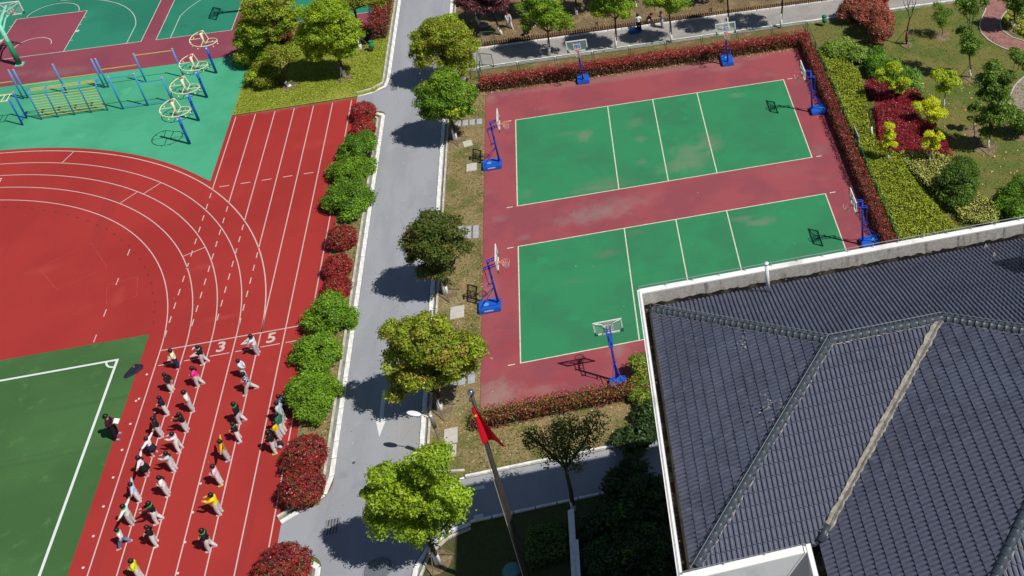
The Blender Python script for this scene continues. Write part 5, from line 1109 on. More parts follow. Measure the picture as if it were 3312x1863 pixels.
for xa, xb, z in ((-24.9, -22.48, 2.21), (-27.28, -24.9, 1.46), (-29.9, -27.52, 1.19), (-32.29, -29.9, 1.05), (-35.0, -32.58, 1.46), (-37.2, -35.0, 1.9)):
    MB().tube([(xa + 27.4, 0, z), (xb + 27.4, 0, z)], .028, 6).build('bar', EY, t)
t = thing('wall_bars', 'ladder of yellow rungs between five blue posts', 'exercise equipment', (-28.58, 17.36, 0))
for i in range(5):
    x = -2.0 + i * 1.0; MB().tube([(x, 0, 0), (x, 0, 1.95), (x, .10, 2.15), (x, .35, 2.2)], .042, 8).build('post', EB, t, True)
    MB().box((x, .3, 2.2), (.1, .3, .12)).build('bracket', EB, t)
for k in range(9): MB().tube([(-2.0, 0, .25 + k * .205), (2.0, 0, .25 + k * .205)], .022, 6).build('rung', EY, t)
for y in (.12, .27, .42): MB().tube([(-2.0, y, 2.215), (2.0, y, 2.215)], .022, 6).build('rung', EY, t)
t = thing('pull_up_frame', 'blue double pull-up frame between the ladder and the spiral climbers', 'exercise equipment', (-24.07, 17.25, 0))
for x, z in ((-1.53, 2.58), (0, 2.58), (1.53, 2.0)):
    o = MB().tube([(x, 0, 0), (x, 0, z)], .055, 8).build('post', EB, t, True); MB().lathe([(.058, 0), (.058, .05), (.01, .06)], (x, 0, z), 8).build('cap', PNK, o)
for xa, xb, z in ((-1.53, 0, 2.5), (0, 1.53, 1.86), (-1.53, 0, .18), (0, 1.53, .18)): MB().tube([(xa, 0, z), (xb, 0, z)], .03, 6).build('bar', EB, t)
t = thing('overhead_ladder', 'deep blue posts carrying a cream overhead ladder at the left edge', 'exercise equipment', (-31.6, 17.4, 0))
for x in (0, -3.4):
    for y in (-.4, .4): o = MB().tube([(x, y, 0), (x, y, 2.1)], .055, 8).build('post', EBD, t, True); MB().lathe([(.058, 0), (.058, .05), (.01, .06)], (x, y, 2.1), 8).build('cap', PNK, o)
    for a, b in (((x, -.4, .25), (x, .4, .55)), ((x, -.4, .55), (x, .4, .25))): MB().tube([a, b], .02, 6).build('brace', EBD, t)
for y in (-.4, .4): MB().tube([(-3.4, y, 2.0), (0, y, 2.0)], .035, 6).build('rail', CRM, t)
for i in range(11): MB().tube([(-.2 - .3 * i, -.4, 2.0), (-.2 - .3 * i, .4, 2.0)], .024, 6).build('rung', CRM, t)

# ================================================================== FENCES, LAMP, FLAG, SMALL FURNITURE
FG = plain('fence_green', (.02, .13, .075), .5, var=.15)
mm, mtt, mb_ = new_mat('fence_mesh'); mb_.inputs['Base Color'].default_value = (.02, .12, .08, 1); mb_.inputs['Alpha'].default_value = .10
def fence(label, pts, h, step, name='mesh_fence'):
    root = thing(name, label, 'fence', (pts[0][0], pts[0][1], 0)); o0 = np.array([pts[0][0], pts[0][1]])
    for a, b in zip(pts, pts[1:]):
        a, b = np.array(a) - o0, np.array(b) - o0; L_ = np.linalg.norm(b - a); k = max(1, round(L_ / step)); t_ = (b - a) / L_
        for i in range(k):
            p, q = a + t_ * (L_ * i / k + .06), a + t_ * (L_ * (i + 1) / k - .06)
            f = MB(); f.tube([(p[0], p[1], 0), (p[0], p[1], h)], .024, 6); f.tube([(q[0], q[1], 0), (q[0], q[1], h)], .024, 6); f.tube([(p[0], p[1], h), (q[0], q[1], h)], .026, 6); f.tube([(p[0], p[1], .12), (q[0], q[1], .12)], .02, 6)
            o = f.build('panel_frame', FG, root)
            m = MB(); m.add([(p[0], p[1], .12), (q[0], q[1], .12), (q[0], q[1], h), (p[0], p[1], h)], [(0, 1, 2, 3)]); m.build('mesh', mm, o)
fence('green mesh fence between the far hedge and the garden path', [(-2.2, 14.45), (20.85, 14.45)], 1.05, 2.55)
fence('green mesh fence between the side hedge and the garden', [(20.88, 14.4), (20.88, -16)], 1.05, 2.75)
fence('short green mesh fence panel crossing the mouth of the garden path', [(-2.35, 14.3), (-2.35, 17.0)], 1.15, 2.7)
fence('small green gate leaf standing open on the garden path', [(-2.25, 16.35), (-1.35, 15.95)], 1.05, 1.2, 'gate_leaf')
fence('small green gate leaf beside the picket fence', [(-2.25, 19.0), (-1.2, 18.85)], 1.2, 1.3, 'gate_leaf')
WD = plain('picket_wood', (.10, .036, .02), .8, sp=.15, var=.35, vscale=3)
pf = thing('picket_fence', 'low brown wooden picket fence along the garden path', 'fence', (-2.0, 18.92, 0))
pk = MB(); pk.add([(-.045, -.012, 0), (.045, -.012, 0), (.045, -.012, .30), (.02, -.012, .33), (.045, -.012, .37), (0, -.012, .42), (-.045, -.012, .37), (-.02, -.012, .33), (-.045, -.012, .30),
                   (-.045, .012, 0), (.045, .012, 0), (.045, .012, .30), (.02, .012, .33), (.045, .012, .37), (0, .012, .42), (-.045, .012, .37), (-.02, .012, .33), (-.045, .012, .30)],
                  [tuple(range(9))] + [tuple(range(17, 8, -1))] + [(i, 9 + i, 9 + (i + 1) % 9, (i + 1) % 9) for i in range(9)])
pkm = pk.mesh('picket', WD)
x = 0.0; i = 0
while x < 27:
    link('picket', pkm, pf, (x, -.012 * x + random.uniform(-.012, .012), .02), (random.uniform(-.05, .05), random.uniform(-.04, .04), random.uniform(-.1, .1))); x += .165; i += 1
for z in (.12, .27): MB().tube([(-.1, .03, z), (27, -.30, z)], .02, 4).build('rail', WD, pf)
for x_, y_ in ((8.1, .35), (16.55, .1)):
    m = MB(); m.box((0, 0, .3), (.05, .05, .6)); m.box((-.1, .0, .30), (.22, .03, .05)); m.box((-.1, 0, .42), (.22, .03, .05)); m.box((-.1, 0, .52), (.22, .03, .05)); o = m.build('gate_post', WD, pf); o.location = (x_, y_, 0)
# litter bins
BIN = plain('bin_green', (.012, .20, .09), .5, var=.12)
def bin_(label, x, y):
    t = thing('litter_bin', label, 'bin', (x, y, 0), group='green litter bins')
    MB().tube([(0, .06, 0), (0, .06, .95)], .025, 8).build('post', IRON, t); MB().lathe([(.13, .32), (.17, .36), (.18, .8), (.165, .8), (.15, .38)], n=14).build('bucket', BIN, t, True); MB().lathe([(.19, .86), (.12, .92), (.02, .94)], n=14).build('lid', BIN, t, True)
bin_('green litter bin by the path near the huge bronze shrub', 22.35, 15.15); b = G(939, 130); bin_('green litter bin on the grass plot by the red hedge', b[0], b[1])
# round sign by the path mouth
b = G(1171, 222); t = thing('round_sign', 'white round sign on a dark post at the path mouth', 'sign', (b[0], b[1], 0))
MB().tube([(0, 0, 0), (0, 0, 1.9)], .035, 8).build('post', IRON, t); MB().tube([(0, 0, 1.88), (.75, .05, 1.9)], .03, 6).build('bar', IRON, t)
s = MB(); s.add([(.19 * math.cos(k * .524), -.04, .85 + .19 * math.sin(k * .524)) for k in range(12)] + [(.19 * math.cos(k * .524), -.06, .85 + .19 * math.sin(k * .524)) for k in range(12)], [tuple(range(12)), tuple(range(23, 11, -1))] + [(k, 12 + k, 12 + (k + 1) % 12, (k + 1) % 12) for k in range(12)]); s.build('disc', WHT, t)
# notice board on the fence
t = thing('notice_panel', 'pale notice panel fixed to the garden side of the court fence', 'sign', (20.95, .2, 0)); m = MB(); m.box((0, 0, .95), (.03, 1.2, .75)); m.build('panel', plain('panel_white', (.62, .6, .62), .6), t)
for s in (-1, 1): MB().tube([(-.03, s * .5, 0), (-.03, s * .5, 1.32)], .02, 6).build('post', FG, t)
# street lamp
t = thing('street_lamp', 'grey solar street lamp leaning its white head over the road', 'street lamp', (-3.46, -17.83, 0)); LP = plain('lamp_pole', (.22, .21, .20), .5, .3); 
MB().tube([(0, 0, 0), (0, 0, 2.99)], [.055, .045], 10).build('pole', LP, t, True); MB().lathe([(.16, 0), (.16, .07), (.07, .09)], n=10).build('base', plain('rusty_base', (.26, .09, .05), .9), t)
MB().tube([(0, 0, 2.35), (0, 0, 3.1)], .095, 12).build('battery_case', plain('case_grey', (.20, .18, .18), .4, .2), t, True); MB().sphere((0, 0, 3.13), (.07, .07, .04), 10, 6).build('cap', WHT, t, True)
MB().tube([(0, 0, 2.9), (-.25, .12, 3.08), (-.45, .2, 3.12)], .022, 6).build('arm', WHT, t)
h = MB(); h.sphere((0, 0, 0), (.36, .14, .055), 14, 8); o = h.build('lamp_head', plain('lamp_white', (.75, .77, .8), .4), t, True); o.location = (-.75, .32, 3.14); o.rotation_euler = (0, -.06, math.radians(155))
# flag pole
fz = 13.0; fb = G(1184, 987, fz); t = thing('flagpole', 'tall dark steel flagpole with a silver ball on top', 'flagpole', (fb[0], fb[1], 0)); STL = plain('dark_steel', (.10, .085, .075), .32, .6, var=.15)
MB().tube([(0, 0, 0), (0, 0, 5), (0, 0, fz - .1)], [.13, .11, .065], 14).build('pole', STL, t, True); MB().sphere((0, 0, fz), .135, 16, 10).build('finial', plain('chrome', (.6, .62, .64), .12, .95, var=.03), t, True)
MB().lathe([(.5, 0), (.5, .3), (.35, .3), (.35, .45), (.15, .5)], n=20).build('plinth', CONC, t); MB().tube([(-.10, -.10, fz - .35), (-.14, -.14, .8)], .012, 5).build('halyard', plain('cord', (.5, .48, .42), .8), t); MB().box((-.06, -.06, fz - .3), (.1, .1, .12)).build('pulley', IRON, t)
FL = plain('flag_red', (.62, .006, .022), .65, sp=.2, var=.08); fo = thing('flag', 'red flag with yellow stars hanging limp on the flagpole', 'flag', (fb[0], fb[1], 0))
vs_, fs_ = [], []; NU, NV = 12, 22
def cloth(u, v):
    ztop = fz - .55; w = .10 + .74 * v ** 1.25
    x = -.08 + u * w * (.92); y = -.14 - .10 * math.sin(u * 6.0 + v * 2.0) * (.4 + v) - .12 * v * u; zz = ztop - v * 1.95 - u * .22 * v + .05 * math.sin(u * 7) * v
    return (x, y, zz)
for j in range(NV + 1):
    for i in range(NU + 1): vs_.append(cloth(i / NU, j / NV))
for j in range(NV):
    for i in range(NU): a = j * (NU + 1) + i; fs_.append((a, a + 1, a + NU + 2, a + NU + 1))
MB().add(vs_, fs_).build('cloth', FL, fo, True)
STAR = plain('star_yellow', (.85, .55, .03), .6)
def star(u, v, r):
    c = np.array(cloth(u, v)); e1 = np.array(cloth(u + .03, v)) - c; e2 = np.array(cloth(u, v + .02)) - c; e1 /= np.linalg.norm(e1); e2 /= np.linalg.norm(e2); nn = np.cross(e1, e2); nn *= np.sign(nn @ (CAM - c)); nn /= np.linalg.norm(nn)
    pts = [c + nn * .015] + [c + nn * .015 + (e1 * math.cos(math.radians(90 + 36 * k)) - e2 * math.sin(math.radians(90 + 36 * k))) * (r if k % 2 == 0 else r * .4) for k in range(10)]
    MB().add(pts, [(0, 1 + k, 1 + (k + 1) % 10) for k in range(10)]).build('star', STAR, fo)
star(.25, .22, .085); star(.7, .12, .03); star(.85, .3, .03); star(.85, .45, .03); star(.6, .52, .03)
# low white wall with rails, teal cover
t = thing('low_wall', 'low white wall with an open white rail on the shaded lawn', 'wall', (2.15, -23.0, 0)); WW = plain('wall_white', (.72, .73, .76), .8)
MB().box((-.05, -3.5, .45), (.16, 7.4, .9)).build('base_wall', plain('wall_pinkish', (.52, .42, .42), .8), t); m = MB(); m.box((0, -3.5, .93), (.26, 7.5, .07)); m.build('cap', WW, t); m = MB(); m.box((.18, -4.2, 1.05), (.14, 5.6, .06)); m.build('rail', WW, t)
for k in range(7): MB().box((.1, -1.6 - k * .85, 1.0), (.2, .06, .08)).build('bracket', WW, t)
b = G(1287, 1436); t = thing('round_cover', 'teal domed round cover lying on the shaded lawn', 'cover', (b[0], b[1], .03)); MB().lathe([(.36, 0), (.35, .04), (.28, .1), (.15, .14), (.02, .15)], n=22).build('dome', plain('teal_plastic', (.09, .26, .27), .5), t, True); MB().lathe([(.40, 0), (.40, .03), (.35, .035)], n=22).build('rim', plain('teal_dark', (.06, .2, .2), .6), t)
# gardeners' things
b = G(1598, 80); t = thing('blue_tray', 'blue plastic tray on the garden path', 'tray', (b[0], b[1], .01), .15); BP = plain('blue_plastic', (.01, .09, .38), .4)
MB().box((0, 0, .02), (.8, .55, .03)).build('bottom', BP, t)
for c, s in (((0, .27, .1), (.8, .03, .16)), ((0, -.27, .1), (.8, .03, .16)), ((.39, 0, .1), (.03, .51, .16)), ((-.39, 0, .1), (.03, .51, .16))): MB().box(c, s).build('side', BP, t)
MB().sphere((.12, 0, .06), (.16, .12, .05), 10, 6).build('soil_heap', MOUND, t)
b = G(1582, 19); t = thing('clear_box', 'translucent plastic storage box in the shade behind the picket fence', 'box', (b[0], b[1], .02), .2); CB = plain('clear_plastic', (.22, .27, .30), .3)
MB().box((0, 0, .02), (.6, .5, .03)).build('bottom', CB, t)
for c, s in (((0, .24, .17), (.6, .025, .3)), ((0, -.24, .17), (.6, .025, .3)), ((.29, 0, .17), (.025, .455, .3)), ((-.29, 0, .17), (.025, .455, .3))): MB().box(c, s).build('side', CB, t)
b = G(1568, 38); m = MB(); rg = np.random.default_rng(3)
for i in range(7): m.sphere((rg.normal() * .22, rg.normal() * .12, .06), (rg.uniform(.1, .2), rg.uniform(.08, .14), rg.uniform(.04, .09)), 9, 6)
tag(m.build('orange_cloth', plain('orange_cloth', (.70, .19, .09), .8), None, True, (b[0], b[1], .02)), 'crumpled orange cloth lying on the planting ground', 'cloth')
b = G(1218, 68); tag(MB().sphere((0, 0, .1), (.35, .25, .14), 10, 7).build('grey_sack', plain('sack_grey', (.25, .27, .3), .8), None, True, (b[0], b[1], 0)), 'grey sack lying in the shade by the purple tree', 'sack')
# dropped bag at the turf edge, white marker discs, pale backpack
z6 = lambda x, y, h=0: G((200 + x / 1.7825) / 1.285714, (1050 + y / 1.7825) / 1.285714, h)
b = z6(412, 268); t = thing('dark_bag', 'dark navy bag with a pink tag lying at the turf edge', 'bag', (b[0], b[1], 0), .55); NV_ = plain('navy_cloth', (.012, .014, .03), .8)
m = MB(); m.prism([(-.52, -.1), (-.42, -.28), (.1, -.3), (.42, -.18), (.5, .08), (.3, .3), (-.1, .26), (-.36, .12)], .0, .10); m.v = [(v[0] * (.8 if v[2] > .05 else 1), v[1] * (.8 if v[2] > .05 else 1), v[2] + .06 * math.sin(v[0] * 5) * (v[2] > .05) + .005) for v in m.v]; m.build('body', NV_, t)
MB().box((.12, .12, .13), (.1, .06, .02), .5).build('tag', plain('tag_pink', (.6, .05, .2), .7), t); MB().tube([(.3, -.1, .1), (.45, -.05, .16), (.4, .12, .1)], .015, 5).build('strap', NV_, t)
DISC = plain('marker_white', (.72, .62, .58), .7); dm = MB().lathe([(.06, 0), (.055, .015), (.03, .022), (.025, .015)], n=14).mesh('disc', DISC, True)
for i, (x, y) in enumerate([(490, 288), (445, 428), (428, 440), (395, 573), (347, 723), (296, 882), (240, 1049), (182, 1220), (123, 1402), (800, 917), (755, 1083), (710, 1255), (668, 1434)]):
    b = z6(x, y); o = link('marker_disc', dm, None, (b[0], b[1], .005))
    row = 'beside the turf edge' if i < 9 else 'between the two blocks of pupils'
    tag(o, ('white marker disc ' + row + ', ' + (['farthest of the row', 'second from far, paired with another', 'third from far, against its pair', 'fourth from the far end', 'fifth from the far end, level with the coach', 'sixth from the far end', 'third from the near end', 'second from the near end', 'nearest to the bottom edge'][i] if i < 9 else ['farthest of four', 'second of four', 'third of four', 'nearest of four'][i - 9])), 'marker', 'white marker discs on the track')
# ================================================================== PEOPLE
# joints for a figure one unit tall, facing +x, left = +y
def joints(arms='down', legs='stand', lean=0.0):
    J = {'pelvis': (0, 0, .505), 'waist': (.0, 0, .585), 'chest': (.012, 0, .70), 'neck': (0, 0, .795), 'throat': (.006, 0, .83), 'head': (.012, 0, .885), 'crown': (.006, 0, .945)}
    for s, n in ((1, 'l'), (-1, 'r')):
        J['hip' + n] = (0, s * .058, .475)
        if legs == 'stand': J['knee' + n] = (.012, s * .062, .27); J['ankle' + n] = (-.012, s * .064, .055); J['toe' + n] = (.075, s * .075, .022)
        elif legs == 'apart': J['knee' + n] = (.012, s * .085, .27); J['ankle' + n] = (-.012, s * .11, .055); J['toe' + n] = (.075, s * .125, .022)
        elif legs == 'step': J['knee' + n] = (.05 if s > 0 else .0, s * .062, .275); J['ankle' + n] = (.05 if s > 0 else -.10, s * .064, .055); J['toe' + n] = (.137 if s > 0 else -.015, s * .072, .022)
        elif legs == 'stride': J['knee' + n] = (.12 if s > 0 else -.02, s * .065, .285); J['ankle' + n] = (.20 if s > 0 else -.17, s * .075, .06 if s > 0 else .07); J['toe' + n] = (.285 if s > 0 else -.09, s * .085, .025)
        elif legs == 'crouch': J['knee' + n] = (.20, s * .10, .27); J['ankle' + n] = (.03, s * .09, .055); J['toe' + n] = (.12, s * .10, .022)
        sh = (0.0, s * .105, .765); J['sh' + n] = sh
        if arms == 'down': e, w = (-.02, s * .142, .625), (.03, s * .142, .50)
        elif arms == 'front': e, w = (.115, s * .11, .70), (.235, s * .075, .715)
        elif arms == 'bent': e, w = (-.01, s * .15, .63), (.105, s * .07, .635)
        elif arms == 'side': e, w = (.0, s * .235, .755), (.01, s * .355, .765)
        elif arms == 'back': e, w = (-.07, s * .13, .63), (-.12, s * .06, .54)
        elif arms == 'belly': e, w = (.03, s * .14, .64), (.14, s * .05, .60)
        elif arms == 'low': e, w = (.10, s * .12, .64), (.20, s * .09, .54)
        elif arms == 'run': e, w = (-.09 * s, s * .135, .645), (.02 + .10 * (-s), s * .10, .60)
        J['el' + n] = e; J['wr' + n] = w; d = np.array(w) - np.array(e); d /= np.linalg.norm(d); J['hd' + n] = tuple(np.array(w) + d * .055)
    if legs == 'crouch':
        for k in J:
            x, y, z = J[k]
            if k[:4] in ('knee', 'ankl') or k[:3] == 'toe': continue
            J[k] = (x, y, z - .30)
        lean = .75
    if lean:
        pz = J['pelvis'][2]
        for k in J:
            x, y, z = J[k]
            if z > pz + .01 and k[:4] != 'knee':
                dx, dz = x - 0, z - pz; J[k] = (dx * math.cos(lean) + dz * math.sin(lean), y, pz - dx * math.sin(lean) + dz * math.cos(lean))
            elif k[:2] in ('el', 'wr', 'hd'): J[k] = (x + .22, y, z)
    return J
RAD = {'pelvis': (.082, .07), 'waist': (.078, .062), 'chest': (.088, .066), 'neck': (.05, .05), 'throat': (.034, .034), 'head': (.066, .064), 'crown': (.05, .048)}
for n in 'lr': RAD.update({'hip' + n: (.066, .066), 'knee' + n: (.05, .05), 'ankle' + n: (.036, .036), 'toe' + n: (.028, .022), 'sh' + n: (.046, .046), 'el' + n: (.035, .035), 'wr' + n: (.024, .024), 'hd' + n: (.024, .016)})
EDG = [('pelvis', 'waist'), ('waist', 'chest'), ('chest', 'neck'), ('neck', 'throat'), ('throat', 'head'), ('head', 'crown')]
for n in 'lr': EDG += [('pelvis', 'hip' + n), ('hip' + n, 'knee' + n), ('knee' + n, 'ankle' + n), ('ankle' + n, 'toe' + n), ('chest', 'sh' + n), ('sh' + n, 'el' + n), ('el' + n, 'wr' + n), ('wr' + n, 'hd' + n)]
def region(e):
    a, b = e
    if b[:2] == 'hd': return 'hand'
    if b[:3] == 'toe': return 'foot'
    if b[:5] == 'ankle': return 'shin'
    if b[:4] == 'knee' or b[:3] == 'hip': return 'thigh'
    if b in ('head', 'crown'): return 'head'
    if b == 'throat': return 'neck'
    if b[:2] == 'wr': return 'forearm'
    if b[:2] == 'el': return 'upperarm'
    return 'torso'
def taper(mb, pts, r0, r1): mb.tube([tuple(p) for p in pts], [r0 + (r1 - r0) * i / (len(pts) - 1) for i in range(len(pts))], 5)
BODY = {}
def base_body(arms, legs, lean):
    key = (arms, legs, lean)
    if key in BODY: return BODY[key]
    J = joints(arms, legs, lean); names = list(J)
    me = bpy.data.meshes.new('sk'); me.from_pydata([J[k] for k in names], [(names.index(a), names.index(b)) for a, b in EDG], [])
    o = bpy.data.objects.new('sk', me); col.objects.link(o)
    sk = o.modifiers.new('skin', 'SKIN'); sk.use_smooth_shade = True; sk.branch_smoothing = .3
    for i, k in enumerate(names):
        sv = me.skin_vertices[0].data[i]; sv.radius = RAD[k]; sv.use_root = (k == 'pelvis')
    ss = o.modifiers.new('sub', 'SUBSURF'); ss.levels = 1; ss.render_levels = 1
    dg = bpy.context.evaluated_depsgraph_get(); ev = o.evaluated_get(dg); m2 = ev.to_mesh()
    V = np.array([v.co[:] for v in m2.vertices]); NR = np.array([v.normal[:] for v in m2.vertices]); F = [tuple(p.vertices) for p in m2.polygons]
    ev.to_mesh_clear(); bpy.data.objects.remove(o); bpy.data.meshes.remove(me)
    A = np.array([J[a] for a, b in EDG]); B = np.array([J[b] for a, b in EDG]); R_ = [region(e) for e in EDG]
    cen = np.array([V[list(f)].mean(0) for f in F])
    D = B - A; t = np.clip(((cen[:, None] - A) * D).sum(2) / (D * D).sum(1), 0, 1); dist = np.linalg.norm(cen[:, None] - (A + t[..., None] * D), axis=2)
    lab = [R_[i] for i in dist.argmin(1)]
    body = MB(); body.add(V, F)
    # fingers, nose, ears
    for n, s in (('l', 1), ('r', -1)):
        w, h = np.array(J['wr' + n]), np.array(J['hd' + n]); d = (h - w) / np.linalg.norm(h - w); up = np.array([0, 0, 1.0]); sd = np.cross(d, up)
        sd = sd / np.linalg.norm(sd) if np.linalg.norm(sd) > .2 else np.array([1.0, 0, 0]); pn = np.cross(sd, d)
        for k, (off, ln) in enumerate(((-.018, .036), (-.006, .044), (.006, .041), (.017, .033))):
            p0 = h + sd * off - d * .006; body_p = [p0, p0 + d * ln * .55, p0 + d * ln - pn * .012]; taper(body, body_p, .0062, .0045)
        p0 = w + d * .02 + sd * .02 * -s; taper(body, [p0, p0 + sd * .018 * -s + d * .015, p0 + sd * .02 * -s + d * .034], .0075, .0052)
    hc = np.array(J['head']); hu = np.array(J['crown']) - hc; hu /= np.linalg.norm(hu); hs = np.array([0, 1.0, 0]); hf = np.cross(hs, hu)
    body.add([hc + hf * .058 + hu * .012, hc + hf * .058 + hs * .011 - hu * .018, hc + hf * .058 - hs * .011 - hu * .018, hc + hf * .082 - hu * .014], [(0, 1, 3), (0, 3, 2), (1, 2, 3)])
    for s in (-1, 1): body.sphere(tuple(hc + hs * s * .064 - hu * .004 - hf * .004), (.012, .006, .018), 6, 5)
    res = {'J': J, 'body': body.mesh('body', None, True)}
    def shell(regs, off, name, extra=None):
        keep = [f for f, l in zip(F, lab) if l in regs]; used = sorted({i for f in keep for i in f}); mp = {i: k for k, i in enumerate(used)}
        m = MB(); m.add([V[i] + NR[i] * off for i in used], [tuple(mp[i] for i in f) for f in keep]); return m.mesh(name, None, True)
    res['jacket'] = shell(('torso', 'upperarm', 'forearm'), .011, 'jacket'); res['tee'] = shell(('torso', 'upperarm'), .010, 'shirt')
    res['trousers'] = shell(('thigh', 'shin'), .014, 'trousers')
    # make the jacket hem lie over the trousers: a short loose band round the hips
    hp = np.array(J['pelvis'])
    for n, s in (('l', 1), ('r', -1)):
        a, tt = np.array(J['ankle' + n]), np.array(J['toe' + n]); d = tt - a; d[2] = 0; d /= np.linalg.norm(d); q = np.cross([0, 0, 1.0], d)
        m = MB(); ring = []
        for u, w_, h_ in ((-.045, .026, .05), (-.02, .036, .075), (.03, .038, .055), (.075, .04, .034), (.112, .028, .024)):
            c = np.array([a[0], a[1], 0]) + d * u; z0 = max(a[2] - .055, 0) + .004
            ring.append([c + q * w_ + [0, 0, z0], c + q * w_ * .8 + [0, 0, z0 + h_ * .8], c + [0, 0, z0 + h_], c - q * w_ * .8 + [0, 0, z0 + h_ * .8], c - q * w_ + [0, 0, z0]])
        vs_ = [p for r in ring for p in r]; fs_ = []
        for i in range(4):
            for k in range(5): fs_.append((i * 5 + k, i * 5 + (k + 1) % 5, (i + 1) * 5 + (k + 1) % 5, (i + 1) * 5 + k))
        fs_ += [(0, 1, 2, 3, 4), (24, 23, 22, 21, 20)]
        m.add(vs_, fs_); res['shoe' + n] = m.mesh('shoe', None)
    # hair: cap over the top and back of the head
    m = MB(); n_, k_ = 14, 9; vs_ = []; c0_ = hc + hu * .012 - hf * .006
    for i in range(k_ + 1):
        th = math.pi * .64 * i / k_
        for j in range(n_):
            ph = 2 * math.pi * j / n_; front = max(0, math.cos(ph)); tt = th * (1 - .36 * front)
            r = (.081, .076, .092); vs_.append(c0_ + hf * (r[0] * math.sin(tt) * math.cos(ph)) + hs * (r[1] * math.sin(tt) * math.sin(ph)) + hu * (r[2] * math.cos(tt)))
    fs_ = [(i * n_ + j, (i + 1) * n_ + j, (i + 1) * n_ + (j + 1) % n_, i * n_ + (j + 1) % n_) for i in range(k_) for j in range(n_)]
    m.add(vs_, fs_); res['hair'] = m.mesh('hair', None, True)
    m = MB(); p = hc - hf * .075 + hu * .01; m.tube([tuple(p), tuple(p - hf * .05 - hu * .01), tuple(p - hf * .06 - hu * .08), tuple(p - hf * .035 - hu * .15)], [.022, .034, .028, .008], 8); res['tail'] = m.mesh('ponytail', None, True)
    m = MB(); 
    for s in (-1, 1): m.sphere(tuple(hc + hf * .060 + hs * s * .026 + hu * .012), (.008, .009, .006), 6, 4)
    res['eyes'] = m.mesh('eyes', None)
    nk = np.array(J['neck']); m = MB(); m.tube([tuple(nk + np.array([.062 * math.cos(k * .628), .075 * math.sin(k * .628), .012 - .02 * math.cos(k * .628)])) for k in range(10)], .018, 6, closed=True); res['collar'] = m.mesh('collar', None, True)
    m = MB(); wz = J['waist'][2]; m.lathe([(.098, wz - .01), (.125, wz - .09), (.150, wz - .20), (.165, wz - .27), (.150, wz - .268)], (0, 0, 0), 16); res['skirt'] = m.mesh('skirt', None, True)
    BODY[key] = res; return res
SKIN = plain('skin', (.52, .30, .205), .55, sp=.3, var=.04); HAIR = plain('black_hair', (.012, .010, .010), .45, sp=.4, var=.2)
CM = {}
def cloth_m(c, kind=None):
    if (c, kind) in CM: return CM[(c, kind)]
    m = plain('cloth_%d' % len(CM), c, .85, sp=.15, var=.10, vscale=9)
    if kind:
        t = m.node_tree; b = t.nodes['Principled BSDF']; tc = t.nodes.new('ShaderNodeTexCoord')
        if kind == 'stripe':
            w = t.nodes.new('ShaderNodeTexWave'); w.wave_type = 'BANDS'; w.bands_direction = 'Z'; w.inputs['Scale'].default_value = 5.5; src = w.outputs[0]; c2 = (.02, .02, .02)
        elif kind == 'plaid':
            w = t.nodes.new('ShaderNodeTexChecker'); w.inputs['Scale'].default_value = 16; src = w.outputs[1]; c2 = (.05, .04, .12)
        else:
            w = t.nodes.new('ShaderNodeTexNoise'); w.inputs['Scale'].default_value = 14; src = w.outputs[0]; c2 = (.03, .05, .09)
        t.links.new(tc.outputs['Object'], w.inputs['Vector']); rp = t.nodes.new('ShaderNodeMapRange'); rp.inputs[1].default_value = .45; rp.inputs[2].default_value = .55; t.links.new(src, rp.inputs[0])
        mx = t.nodes.new('ShaderNodeMix'); mx.data_type = 'RGBA'; t.links.new(rp.outputs[0], mx.inputs[0]); mx.inputs[6].default_value = rgb(c); mx.inputs[7].default_value = rgb(c2); t.links.new(mx.outputs[2], b.inputs['Base Color'])
    CM[(c, kind)] = m; return m
def person(label, feet, H, rz, arms='down', legs='stand', top=(.02, .02, .025), bottom=(.62, .61, .61), shoe=(.62, .5, .52), kind=None, skirt=False, tail=False, collar=None, tee=False, lean=0.0, group=None, bkind=None):
    B = base_body(arms, legs, lean); root = thing('person', label, 'person', (feet[0], feet[1], .004), rz, group); root.scale = (H, H, H)
    def put(k, name, mat):
        me = B[k].copy(); me.materials.clear(); me.materials.append(mat); return link(name, me, root)
    put('body', 'body', SKIN); put('tee' if tee else 'jacket', 'shirt' if tee else 'jacket', cloth_m(top, kind))
    if skirt: put('skirt', 'skirt', cloth_m(bottom, bkind))
    else: put('trousers', 'trousers', cloth_m(bottom, bkind))
    put('shoel', 'shoe', cloth_m(shoe)); put('shoer', 'shoe', cloth_m(shoe)); put('hair', 'hair', HAIR); put('eyes', 'eyes', HAIR)
    if tail: put('tail', 'ponytail', HAIR)
    if collar: put('collar', 'collar', cloth_m(collar))
    return root
BLK = (.014, .014, .018); GRYP = (.62, .61, .61); W8 = (.72, .71, .71); GRN8 = (.03, .35, .06)
